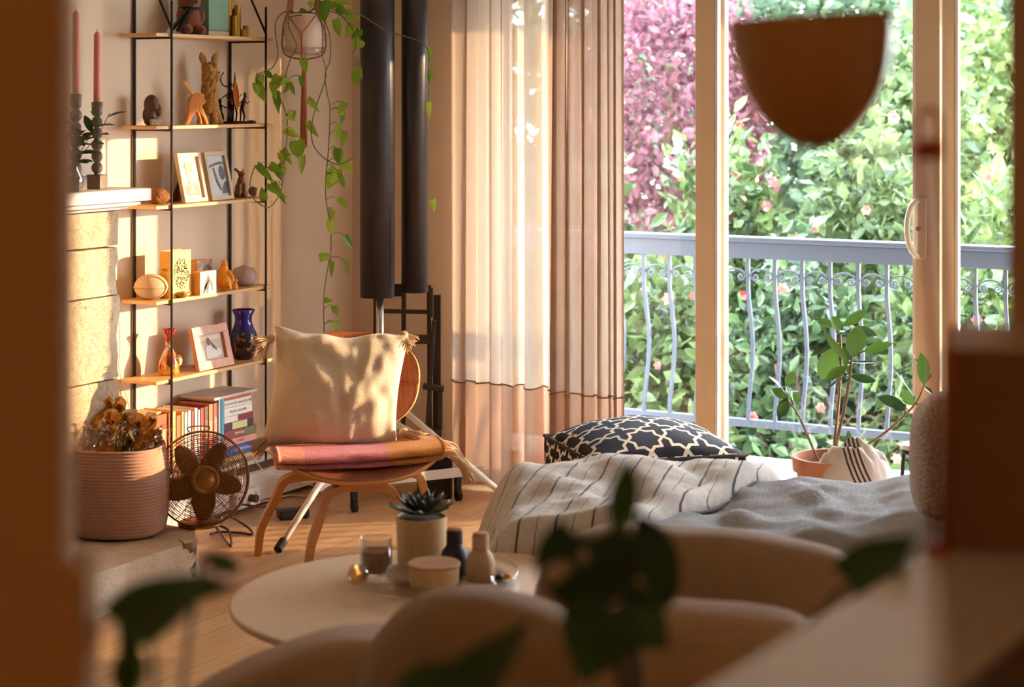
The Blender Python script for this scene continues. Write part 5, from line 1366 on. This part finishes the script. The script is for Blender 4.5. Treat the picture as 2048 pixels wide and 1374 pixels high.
tagp(obj_, 'pale linen cloth with dark stripes bundled over the rim of the terracotta pot', 'cloth')
# small stool
q = W(1842, 900, 5.75); q.z = EYE-(888-HOR)/F*5.75
st = thing('side_stool', 'small round white topped stool half hidden behind the nubby cushion', 'stool', (q.x, q.y, 0), 0)
obj('top', G().lathe([(.060, q.z-.014), (.062, q.z-.004), (.060, q.z), (0, q.z)], 36), m_trimw, st, smooth=False)
obj('edge_band', G().lathe([(.060, q.z-.026), (.0625, q.z-.024), (.0625, q.z-.015), (.06, q.z-.0145)], 36), m_black, st)
for k in range(3):
    a = k*2*PI/3+PI; obj('leg', G().tube([(math.cos(a)*.052, math.sin(a)*.052, q.z-.02), (math.cos(a)*.085, math.sin(a)*.085, 0)], .006, 8), m_black, st)
# ================================================================== DAYBED WITH FLEECE AND STRIPED QUILT
m_upho = fabric('oatmeal_upholstery', (206, 182, 152), 500, .6, .08, .4)
bd0 = CF(0, 0, 0)
db = thing('daybed', 'low oatmeal daybed under the grey fleece and the striped quilt', 'daybed', CF(.9, 4.85, 0), YAW)
obj('base', G().box((0, 0, .18), (1.86, .76, .24)), m_upho, db, bevel=.03, seg=4)
g = G()
for x in (-.85, .85):
    for y in (-.32, .32): g.tube([(x, y, 0), (x, y, .062)], .02, 12)
obj('foot', g, m_darkwood, db)
obj('mattress', G().box((0, 0, .35), (1.88, .80, .10)), m_upho, db, bevel=.045, seg=5, smooth=True)
t = NT('fleece'); co = t.coord(); n1 = t.noise(co, 34, 6, .75); n2 = t.noise(co, 320, 3, .75)
colr = t.ramp(t.math('ADD', t.math('MULTIPLY', n1, .5), t.math('MULTIPLY', n2, .5)), [(.35, lin((214, 210, 216))), (.60, lin((250, 250, 255)))])
m_fleece = t.done(t.bsdf(colr, .95, 0, t.bump(t.math('ADD', n1, n2), 1.0, .02), .1, Sheen_Weight=.7))
def bouc(name, c1, c2, sc=120):
    t = NT(name); co = t.coord(); v = t.n('ShaderNodeTexVoronoi'); v.inputs['Scale'].default_value = sc; t.l(co, v.inputs['Vector'])
    colr = t.ramp(v.outputs['Distance'], [(.1, lin(c1)), (.6, lin(c2))])
    return t.done(t.bsdf(colr, .95, 0, t.bump(t.math('SUBTRACT', 1, v.outputs['Distance']), 1.0, .008), .1, Sheen_Weight=.4))
m_bouc = bouc('nubby_boucle', (240, 222, 200), (190, 164, 142), 150)
# local frame of daybed: x=X-.9, y=D-4.85
def soft(p, q, k): return 1/(1+math.exp(-(p-q)/k))
def fleece_z(x, y):
    X = x+.9; D = y+4.85
    z = .456 + .034*noise.fractal(Vector((X*3.0, D*4.5, 2)), 1, 2, 3) + .018*noise.noise(Vector((X*9, D*5+X*4, 7)))
    z += .012*math.sin(X*9-D*14)*max(0, 1-abs(D-4.6)/.4)
    return z
def edge_drop(d, rad, depth):   # d distance outside the inner rounded edge
    if d <= 0: return 0
    return depth*min(1, (d/rad))**2.2
def sheet(x0, x1, y0, y1, zf, rad, depth, nu, nv, corner=.25):
    def P(u, v):
        x = x0+(x1-x0)*u; y = y0+(y1-y0)*v
        dx = max(x0+corner-x, x-(x1-corner), 0)/corner; dy = max(y0+corner-y, y-(y1-corner), 0)/corner
        d = (dx**3+dy**3)**(1/3)
        if d > 1:  # pull the square corner in to a rounded one
            s_ = 1/d
            cx_ = min(max(x, x0+corner), x1-corner); cy_ = min(max(y, y0+corner), y1-corner)
            x = cx_+(x-cx_)*s_; y = cy_+(y-cy_)*s_; d = 1
        z = zf(x, y)-depth*max(0, (d-.45)/.55)**2.6
        return Vector((x, y, z))
    return G().grid(P, nu, nv)
fz = lambda x, y: fleece_z(x, y)
g = sheet(-.70, .90, -.42, .43, fz, .1, .16, 110, 60, .16)
tagp(obj('fleece_blanket', g, m_fleece, loc=db.location, rot=(0, 0, YAW), smooth=True, solid=.006), 'fluffy pale grey fleece blanket spread over the daybed', 'blanket')
# striped quilt over the left end
t = NT('striped_quilt'); co = t.coord(); sp_ = t.n('ShaderNodeSeparateXYZ'); t.l(co, sp_.inputs[0])
wv_ = t.math('MULTIPLY', t.math('SUBTRACT', t.noise(co, 9, 3), .5), .014)
xr = t.math('ADD', t.math('ADD', sp_.outputs['X'], t.math('MULTIPLY', sp_.outputs['Y'], -.30)), wv_)
f1_ = t.math('FRACT', t.math('MULTIPLY', xr, 11.5)); f2_ = t.math('FRACT', t.math('ADD', t.math('MULTIPLY', xr, 11.5), .5))
l1 = t.math('LESS_THAN', f1_, .055); l2 = t.math('LESS_THAN', f2_, .020)
colr = t.mix(t.math('MAXIMUM', l1, l2), t.ramp(t.noise(co, 30, 4), [(.3, lin((216, 204, 194))), (.7, lin((236, 226, 216)))]), lin((46, 38, 44)))
m_quilt = t.done(t.bsdf(colr, .9, 0, t.bump(t.math('ADD', t.noise(co, 700, 2), t.math('MULTIPLY', t.noise(co, 22, 4), 3)), .6, .008), .2, Sheen_Weight=.3))
def fold_x(y):      # right hand rolled edge (local x) for a local depth y
    tt = (y+.45)/.85
    return -.72+.56*min(1.05, max(0, tt))**.95
def quilt_pt(u, v):
    y = -.41+.87*v; xr_ = fold_x(y); x = -1.01+(xr_+1.01)*u
    z = fleece_z(x, y)*.6+.4*.456+.036+.026*math.exp(-((x+.55)/.25)**2)*math.exp(-((y-.22)/.22)**2)
    z += .010*noise.noise(Vector((x*14, y*8, 4)))+.008*math.sin(x*22+y*9)
    q = max(0, (u-.90)/.10); z -= .030*q**3                                   # roll at the right edge
    # left side, rounded corners and far edge fall
    dl = max(0, (-1.01+.22-x)/.22); df = max(0, (y-.20)/.26); dn = max(0, (-.27-y)/.14)
    d = (dl**2.5+df**2.5)**(1/2.5); d = max(d, dn)
    if d > 1: d = 1+.0*(d-1)
    z -= .24*max(0, (d-.25)/.75)**2.4
    if dl > 0 and df > 0:
        s_ = (dl**2.5+df**2.5)**(1/2.5)
        if s_ > 1:
            x = (-1.01+.22)-.22*dl/s_; y = .20+.26*df/s_
    return Vector((x, y, z))
qt = thing('striped_quilt', 'cream quilt with dark pinstripes folded over the left end of the daybed', 'quilt', db.location, YAW)
obj('cover', G().grid(quilt_pt, 70, 70), m_quilt, qt, smooth=True, solid=.012)
g = G(); P = [quilt_pt(1, v/40) + Vector((.000, 0, .008)) for v in range(0, 41)]; g.tube(P, .036, 14); obj('rolled_edge', g, m_quilt, qt, smooth=True)
g = G(); P = [quilt_pt(1, v/40) + Vector((.036, 0, -.014)) for v in range(1, 40)]; g.tube(P, .0050, 8); obj('edge_binding', g, plain('charcoal_binding', (70, 56, 54), .8), qt, smooth=True)
# upright boucle end cushion
g = G(); M_ = Matrix.Identity(4)
def slabc(w, d, h, n=2.6, seed=1):
    g = G()
    def P(u, v):
        a = 2*PI*u; b = PI*(v-.5); ca, sa, cb, sb = math.cos(a), math.sin(a), math.cos(b), math.sin(b)
        e = 2/n; ee = 2/4.2
        x = w/2*math.copysign(abs(cb)**ee, cb)*math.copysign(abs(ca)**ee, ca); y = d/2*math.copysign(abs(cb)**e, cb)*math.copysign(abs(sa)**ee, sa); z = h/2*math.copysign(abs(sb)**ee, sb)
        k = 1+.012*noise.noise(Vector((x*9, y*9, z*9+seed)))
        return Vector((x*k, y*k, z*k))
    return g.grid(P, 64, 40)
e0 = W(1820, 915, 4.72)
bc_ = thing('end_cushion', 'tall nubby cream cushion standing at the right end of the daybed', 'cushion', CF(.985+.27, 4.66, .435+.165), YAW)
obj('cover', slabc(.54, .20, .355), m_bouc, bc_, smooth=True)
g = sheet(.0, .50, -.30, .25, lambda x, y: .02+.018*noise.fractal(Vector((x*6, y*6, 9)), 1, 2, 3), .1, .08, 40, 40, .14)
tagp(obj('folded_fleece', g, m_fleece, loc=CF(.93, 4.48, .425), rot=(0, 0, YAW), smooth=True, solid=.01), 'bunched fold of pale fleece lying against the foot of the nubby end cushion', 'blanket')

# ================================================================== COFFEE TABLE
TZ = .42
tcn = CF(-.170, 4.075, 0)
m_ttop = plain('cream_table_top', (226, 196, 166), .35, var=.03)
tb = thing('coffee_table', 'round cream coffee table in front of the daybed holding a tray', 'table', tcn, YAW)
obj('tabletop', G().lathe([(.405, TZ-.024), (.432, TZ-.014), (.434, TZ-.004), (.430, TZ), (0, TZ)], 96), m_ttop, tb, bevel=0)
for k in range(3):
    a = k*2*PI/3+.5; obj('leg', G().tube([(math.cos(a)*.20, math.sin(a)*.20, TZ-.02), (math.cos(a)*.33, math.sin(a)*.33, 0)], [.020, .012], 14), m_walleg, tb, smooth=True)
obj('apron', G().lathe([(.24, TZ-.045), (.25, TZ-.025), (0, TZ-.024)], 48), m_walleg, tb)
def on(px, py, z=TZ): return onz(px, py, z)
tcx = onz(870, 1160, TZ)
ty = thing('glass_tray', 'round clear glass tray on the coffee table', 'tray', (tcx.x, tcx.y, TZ+.001))
obj('tray_dish', G().lathe([(.168, 0), (.180, .004), (.187, .022), (.183, .022), (.176, .006), (0, .005)], 72), m_clear, ty, smooth=True)
TT = TZ+.0075
q = onz(843, 1125, TT)
m_cpot = plain('cream_plant_pot', (216, 180, 128), .55, var=.02)
sp_t = thing('succulent_pot', 'cream cylinder pot with a dark rosette succulent on the tray', 'potted succulent', (q.x, q.y, TT))
PH_ = .107; PRd = .0585
obj('pot', G().lathe([(PRd*.93, 0), (PRd*.95, .004), (PRd, PH_), (PRd*.94, PH_), (PRd*.92, PH_-.012), (0, PH_-.012)], 44), m_cpot, sp_t, smooth=False)
obj('soil', G().lathe([(PRd*.92, PH_-.012), (PRd*.9, PH_-.004), (0, PH_-.002)], 24), m_soil, sp_t)
g = G(); r = random.Random(8)
for ring, (nn_, el, Lg, ww) in enumerate(((11, .10, .070, .022), (9, .45, .062, .021), (7, .85, .050, .018), (4, 1.25, .036, .013))):
    for k in range(nn_):
        a = 2*PI*k/nn_+ring*.4+r.uniform(-.1, .1); d = Vector((math.cos(a)*math.cos(el), math.sin(a)*math.cos(el), math.sin(el)))
        b = Vector((math.cos(a)*.008, math.sin(a)*.008, PH_+.004+.003*ring))
        g.leaf(b, b+d*Lg, ww, Vector((-d.x*d.z, -d.y*d.z, 1)), -.25, .3, n=6)
obj('rosette', g, leafmat('succulent_leaf', (52, 58, 48), (104, 110, 90), .4, .1), sp_t, solid=.003, smooth=True)
q = onz(752, 1148, TT)
cg = thing('glass_candle_tumbler', 'straight clear tumbler with amber wax on the left of the tray', 'candle glass', (q.x, q.y, TT))
obj('tumbler', G().lathe([(.034, 0), (.036, .003), (.0365, .082), (.0345, .082), (.034, .008), (0, .006)], 36), m_clear, cg, smooth=True)
obj('amber_wax', G().lathe([(.0335, .009), (.0335, .054), (0, .053)], 32), plain('amber_wax', (176, 112, 66), .4), cg, smooth=False)
q = onz(716, 1168, TT)
gj = thing('glass_orb', 'small shiny round glass votive at the tray left edge', 'votive', (q.x, q.y, TT))
obj('bowl', G().lathe([(.012, 0), (.020, .006), (.024, .022), (.019, .038), (.017, .038), (.021, .022), (.012, .007), (0, .005)], 28), glassmat('amber_glass', (.92, .72, .45, 1), .2, .02), gj, smooth=True)
q = onz(868, 1172, TT)
bw_ = thing('lidded_bowl', 'low round beige bowl with a flat wooden lid in front of the pot', 'bowl', (q.x, q.y, TT))
obj('bowl', G().lathe([(.050, 0), (.055, .01), (.056, .044), (0, .044)], 44), m_cpot, bw_, smooth=False)
obj('lid', G().lathe([(.058, .0445), (.0585, .050), (.056, .0525), (0, .0525)], 44), plain('beige_wood_lid', (200, 156, 118), .5, var=.06, vs=30), bw_)
def grinder(px, py, m_, label):
    q = onz(px, py, TT); th = thing('spice_grinder', label, 'grinder', (q.x, q.y, TT), 0, 'bottle shaped grinders')
    obj('body', G().lathe([(.030, 0), (.0315, .003), (.0315, .040), (.028, .054), (.020, .064), (.0185, .070), (.0185, .070), (0, .070)], 32), m_, th, smooth=True)
    obj('cap', G().lathe([(.0185, .0705), (.0185, .100), (0, .1002)], 28), m_, th, bevel=.0015)
    obj('wood_top', G().lathe([(.0165, .1005), (.017, .104), (0, .106)], 28), m_walleg, th)
grinder(909, 1150, plain('charcoal_grinder', (46, 42, 52), .6, var=.03), 'charcoal bottle shaped grinder with wooden top on the tray')
grinder(961, 1160, plain('beige_grinder', (196, 160, 128), .6, var=.03), 'beige bottle shaped grinder on the tray, right of the charcoal one')
q = onz(1006, 1170, TT)
sm = thing('trinket_dish', 'small dish with dark and amber trinkets at the tray right edge', 'dish', (q.x, q.y, TT))
obj('dish', G().lathe([(.012, 0), (.026, .010), (.028, .018), (.026, .018), (.012, .003), (0, .003)], 28), m_clear, sm, smooth=True)
obj('dark_pebble', G().ell((-.010, 0, .014), (.010, .010, .009)), m_black, sm, smooth=True)
obj('amber_pebble', G().ell((.010, .004, .016), (.011, .010, .010)), m_amber, sm, smooth=True)

# ================================================================== NEAR SOFA WITH ITS BACK TO THE CAMERA
m_sofa = fabric('beige_sofa_linen', (196, 160, 126), 420, .6, .08, .3)
m_sofad = fabric('taupe_sofa_linen', (172, 138, 106), 420, .6, .08, .3)
def rbox(w, d, h, c, n=4.5, bump_=.010, seed=0):
    g = G()
    def P(u, v):
        a = 2*PI*u; b = PI*(v-.5); ca, sa, cb, sb = math.cos(a), math.sin(a), math.cos(b), math.sin(b); e = 2/n
        f_ = lambda q: math.copysign(abs(q)**e, q)
        p = Vector((w/2*f_(cb)*f_(ca), d/2*f_(cb)*f_(sa), h/2*f_(sb)))
        return p*(1+bump_*noise.noise(p*6+Vector((seed, 0, 0))))+Vector(c)
    return g.grid(P, 72, 44)
sf = thing('sofa', 'double sided beige linen sofa in the near foreground, carrying the brown pillows', 'sofa', CF(.32, 3.02, 0), YAW)
obj('base', G().box((0, -.10, .22), (1.80, 1.00, .30)), m_sofa, sf, bevel=.04, seg=4)
obj('seat_cushion', rbox(1.62, .36, .10, (.02, -.45, .365), 6, .01, 4), m_sofa, sf, smooth=True)
g = rbox(1.84, .22, .62, (0, -.16, .385), 5, .02, 3)
for p in g.v:       # sloping left shoulder
    if p.x < -.58: p.z -= .11*((-.58-p.x)/.34)**1.5*(p.z/.65)
obj('backrest', g, m_sofa, sf, smooth=True)
obj('seat_cushion', rbox(1.62, .48, .15, (.02, .20, .40), 6, .01, 9), m_sofa, sf, smooth=True)
g = G()
for x in (-.8, .8):
    for y in (-.52, .34): g.tube([(x, y, 0), (x, y, .075)], .02, 10)
obj('foot', g, m_darkwood, sf)
def sofa_pillow(X, D, zt, w, h, T, rotz, tilt, roll, m_, name, label):
    th = thing(name, label, 'cushion', CF(X, D, zt-h/2), 0)
    th.rotation_euler = (Matrix.Rotation(YAW+rotz, 4, 'Z') @ Matrix.Rotation(tilt, 4, 'X') @ Matrix.Rotation(roll, 4, 'Y')).to_euler()
    obj('cover', rbox(w, T, h, (0, 0, 0), 2.9, .06, X*9), m_, th, smooth=True); return th
sofa_pillow(-.045, 2.64, .812, .36, .40, .19, .1, .15, .32, m_sofad, 'throw_pillow', 'rounded taupe throw pillow standing in front of the coffee table tray')
sofa_pillow(.34, 3.22, .760, .62, .29, .22, -.1, -.1, .07, m_sofad, 'back_cushion', 'wide taupe back cushion of the sofa behind the monstera leaves')
sofa_pillow(.26, 2.62, .803, .42, .40, .19, -.05, .1, .04, m_sofa, 'throw_pillow', 'light beige throw pillow between monstera plant and the white ledge')

# ================================================================== FOREGROUND: JAMB, LEDGE, BOX, LAMP, MONSTERAS
ang = YAW
def cfbox(X0, D0, z0, X1, D1, z1):
    c = CF((X0+X1)/2, (D0+D1)/2, 0); return c, G().box((0, 0, (z0+z1)/2), (X1-X0, D1-D0, z1-z0))
c, g = cfbox(-.95, 1.20, 0, -.2845, 1.24, 2.5); struct('wall_jamb', g, m_brownwall, loc=c, rot=(0, 0, YAW), bevel=.006)
c, g = cfbox(-.95, 1.195, 0, -.2700, 1.245, 1.20); struct('trim_1', g, m_brownwall, loc=c, rot=(0, 0, YAW), bevel=.006)
c, g = cfbox(.447, 1.64, 0, .95, 1.71, 2.5); struct('trim_2', g, m_brownwall, loc=c, rot=(0, 0, YAW), bevel=.006)
# half wall with a glossy white ledge
LZ = 1.14
A = onz(1880, 1088, LZ); B = onz(1400, 1374, LZ); C_ = onz(2048, 1190, LZ); D_ = onz(1850, 1374, LZ)
dirn = (B-A); dirn.z = 0; dirn.normalize()
far = A-dirn*.16; near = B+dirn*.42
perp = Vector((dirn.y, -dirn.x, 0)); 
if perp.dot(C_-A) < 0: perp = -perp
wl_ = .128
def ledge(z0, z1, in0, in1, m_, nm):
    g = G(); a = far+perp*in0; b = near+perp*in0; c2 = near+perp*in1; d2 = far+perp*in1
    o = far.copy(); o.z = 0
    v = [Vector((p.x, p.y, z))-o for z in (z0, z1) for p in (a, b, c2, d2)]
    g.add(v, [(3,2,1,0), (4,5,6,7), (0,1,5,4), (1,2,6,5), (2,3,7,6), (3,0,4,7)])
    return struct(nm, g, m_, loc=o, bevel=.004)
m_gloss = plain('glossy_white_ledge', (214, 196, 176), .14, var=.02)
ledge(LZ-.03, LZ, 0, wl_, m_gloss, 'trim_3')
ledge(0, LZ-.0305, .012, wl_-.012, m_brownwall, 'wall_half')
ledge(LZ-.05, LZ-.004, wl_+.0005, wl_+.022, m_darkwood, 'trim_4')
ledge(0, LZ-.06, wl_+.0005, wl_+.42, m_brownwall, 'wall_cabinet')
# cardboard box
c = CF(.3415+.078, 1.5+.062, 0)
m_card = plain('brown_cardboard', (134, 84, 42), .75, var=.04, vs=4, stretch=(1, 1, 6))
bx = thing('cardboard_box', 'plain brown cardboard box standing on the far end of the white ledge', 'box', (c.x, c.y, LZ+.0005), YAW-math.radians(13.5))
obj('carton', G().box((0, 0, .079), (.124, .150, .158)), m_card, bx, bevel=.003)
g = G(); g.box((-.031, 0, .1585), (.060, .150, .0016)); g.box((.031, 0, .1585), (.060, .150, .0016)); obj('top_flap', g, plain('pale_cardboard', (206, 160, 100), .7, var=.04), bx)
# copper lamp with bowl shade
LP_ = 1.60
lb = W(1880, 1080, 1.47); 
m_cop = plain('copper_tube', (190, 90, 54), .3, metal=.9, var=.05)
m_lsh = plain('ochre_enamel', (186, 128, 62), .35, var=.03)
bl = W(1876, 1075, 1.49)
dl_ = thing('copper_arm_lamp', 'copper desk lamp with an upturned ochre bowl shade standing beside the cardboard box', 'lamp', (bl.x, bl.y, LZ+.0005), YAW)
kl = (Matrix.Translation((bl.x, bl.y, LZ+.0005)) @ Matrix.Rotation(YAW, 4, 'Z')).inverted()
def KL(px, py, D): return kl @ W(px, py, D)
hg = KL(1858, 300, 1.49)
obj('base', G().lathe([(.010, 0), (.0105, .005), (.004, .008), (0, .008)], 24), m_cop, dl_, smooth=False)
b0_ = Vector((0, 0, .006))
for dx in (-.0065, .0065):
    k1 = KL(1886, 760, 1.49)+Vector((dx, 0, 0)); k2 = hg+Vector((dx, 0, 0))
    obj('stem_tube', G().tube([b0_+Vector((dx*.6, 0, 0)), k1, k2], .0026, 8), m_cop, dl_, smooth=True)
hi = obj('hinge', G().tube([hg+Vector((-.010, 0, .0)), hg+Vector((.010, 0, 0))], .008, 12), m_cop, dl_)
g = G(); g.tube([hg+Vector((-.008, 0, 0))] + [hg+Vector((-.008*math.cos(a), 0, .024+.008*math.sin(a))) for a in [PI*i/8 for i in range(9)]] + [hg+Vector((.008, 0, 0))], .0026, 8); obj('finger_loop', g, m_cop, dl_, smooth=True)
kn = KL(1692, 304, LP_)
obj('arm_rod', G().tube([hg, kn], .0026, 8), m_cop, dl_, smooth=True)
# bowl: rim up, tilted so that its foot swings right
rimc = KL(1620, 24, LP_); SR = (1785-1458)/2/F*LP_
kn2 = KL(1636, 299, LP_); ax_ = (kn2-rimc); Hs = ax_.length-.004; zax = -ax_.normalized(); xax = Vector((0, 1, 0)).cross(zax).normalized(); yax = zax.cross(xax)
MB_ = Matrix.Translation(kn2) @ Matrix((xax, yax, zax)).transposed().to_4x4()
pr = [(.001, 0)] + [(SR*(1-(1-(i/20)**1.7)**2.1)**.52, .001+Hs*(i/20)**1.7) for i in range(1, 21)]
prin = [(max(.001, r_0-.0016), z_+.0016) for r_0, z_ in pr[::-1]]
prin[0] = (SR-.0016, pr[-1][1])
obj('bowl_shade', G().lathe(pr+prin, 64, M=MB_), m_lsh, dl_, smooth=True)
obj('bulb', G().ell(MB_ @ Vector((0, 0, .07)), (.022, .022, .028)), plain('frosted_bulb', (230, 224, 214), .4), dl_, smooth=True)
obj('foot_knob', G().ell(kn, (.006, .006, .006)), m_cop, dl_, smooth=True)

# monstera on a stand in front of the camera
m_stalk = plain('monstera_stalk', (40, 48, 22), .6)
m_mon = leafmat('monstera_leaf', (28, 48, 18), (56, 80, 28), .5, .15)
def monstera(root_px, D, leaves_, name, label, potR=.05, potH=.09, potz=.0, standz=.83):
    rc = W(root_px[0], 1374, D); th = thing(name, label, 'houseplant', (rc.x, rc.y, standz), YAW)
    kk = (Matrix.Translation((rc.x, rc.y, standz)) @ Matrix.Rotation(YAW, 4, 'Z')).inverted()
    obj('pot', G().lathe([(potR*.75, 0), (potR, potH), (potR*.92, potH), (potR*.9, potH-.01), (0, potH-.01)], 32), m_cpot, th)
    obj('soil', G().lathe([(potR*.9, potH-.012), (potR*.8, potH-.004), (0, potH-.002)], 20), m_soil, th)
    root = Vector((0, 0, potH-.006))
    for (b, e, w, d, holes, kind) in leaves_:
        B = kk @ W(b[0], b[1], D+d); E = kk @ W(e[0], e[1], D+d-.01)
        lf = G()
        if holes:
            # leaf blade with slots: outline grid with faces skipped
            Lv = E-B; Ln = Lv.length; ax = Lv.normalized(); nr = Vector((.15, -1, .25)); nr = (nr-ax*nr.dot(ax)).normalized(); sd3 = ax.cross(nr)
            nu, nv = 48, 40
            wpx = w/F*D
            def P(u, v):
                t_ = u; s_ = (v-.5)*2
                wd_ = (math.sin(PI*min(1, t_*.90+.12))**.6)*wpx/2 if t_ < 1 else .0005
                return B+ax*(Ln*t_-.22*Ln*s_*s_*(1-t_))+sd3*s_*wd_+nr*(.10*wpx*s_*s_-.12*Ln*t_*t_)
            def inside(t_, s_):
                for (tc_, sc_, rt, rs, sl) in holes:
                    dt = t_-tc_-sl*(abs(s_)-abs(sc_)); ds = s_-sc_
                    if (dt/rt)**2+(ds/rs)**2 < 1: return True
                return False
            vs = [P(i/nu, j/nv) for i in range(nu+1) for j in range(nv+1)]; fs = []
            for i in range(nu):
                for j in range(nv):
                    if inside((i+.5)/nu, ((j+.5)/nv-.5)*2): continue
                    a = i*(nv+1)+j; fs.append((a, a+nv+1, a+nv+2, a+1))
            lf.add(vs, fs)
        else: lf.leaf(B, E, w/F*D, (.2, -1, .35), .12, .15, heart=(kind == 'h'), n=12)
        lo = obj('leaf', lf, m_mon, th, smooth=True)
        mid = (root+B)/2+Vector(((B.x-root.x)*.1, 0, .03))
        obj('stalk', G().tube(smoothpath([root, mid, B], 5), .0022, 7), m_stalk, lo, smooth=True)
    return th
H1 = [(.30, .52, .10, .26, -.15), (.62, .46, .075, .24, -.15)]
monstera((1300, 1374), 1.42, [
 ((1175, 1075), (1165, 1232), 215, .0, [(.50, .56, .12, .30, .35), (.24, .04, .09, .11, 0), (.42, -.62, .07, .25, .3)], 'h'),
 ((1232, 1075), (1262, 925), 62, -.02, None, 'l'),
 ((1255, 1080), (1345, 1215), 150, .03, [(.55, .5, .10, .24, .2)], 'h'),
 ((1215, 1215), (1165, 1372), 170, -.02, None, 'h'),
 ((1240, 1210), (1345, 1300), 130, .02, None, 'h'),
 ((1700, 1160), (1832, 1075), 110, .05, None, 'h')], 'monstera_plant', 'small dark leaved monstera in the near foreground before the sofa cushions', standz=.86)
monstera((330, 1374), 1.30, [
 ((240, 1250), (430, 1150), 120, .0, None, 'h'),
 ((300, 1190), (480, 1170), 60, .04, None, 'h'),
 ((405, 1110), (480, 1140), 44, .15, None, 'l'),
 ((250, 1400), (265, 1285), 70, .0, None, 'l')], 'monstera_plant', 'dark blurred leafy plant at the lower left beside the brown wall edge', standz=.88)
monstera((900, 1374), 1.25, [
 ((900, 1400), (1060, 1245), 105, .0, None, 'h'),
 ((820, 1400), (960, 1330), 110, .02, None, 'h')], 'monstera_plant', 'dark blurred leaves at the bottom centre below the taupe throw pillow', standz=.88)
# tall console the plants stand on
c = CF(-.065, 1.38, 0)
cs = thing('plant_console', 'narrow tall wooden console carrying the foreground plants just below the frame', 'console table', c, YAW)
obj('console_top', G().box((0, 0, .845), (.42, .23, .02)), m_darkwood, cs, bevel=.004)
for x in (-.18, .18):
    for y in (-.09, .09): obj('leg', G().box((x, y, .4175), (.03, .03, .835)), m_darkwood, cs, bevel=.003)

# warm fill globe added behind the camera, unseen, to light the foreground
cl_ = thing('fill_lamp', 'added warm fill globe, unseen behind the camera', 'fill lamp', (4.6, -7.6, 2.5))
obj('rose', G().lathe([(.06, -.02), (.06, 0), (0, 0)], 24), m_trimw, cl_)
t = NT('fill_glow'); em = t.n('ShaderNodeEmission'); em.inputs[0].default_value = (1, .62, .30, 1); em.inputs[1].default_value = 14; m_glow = t.done(em.outputs[0])
obj('globe', G().ell((0, 0, -.13), (.12, .12, .11)), m_glow, cl_, smooth=True)
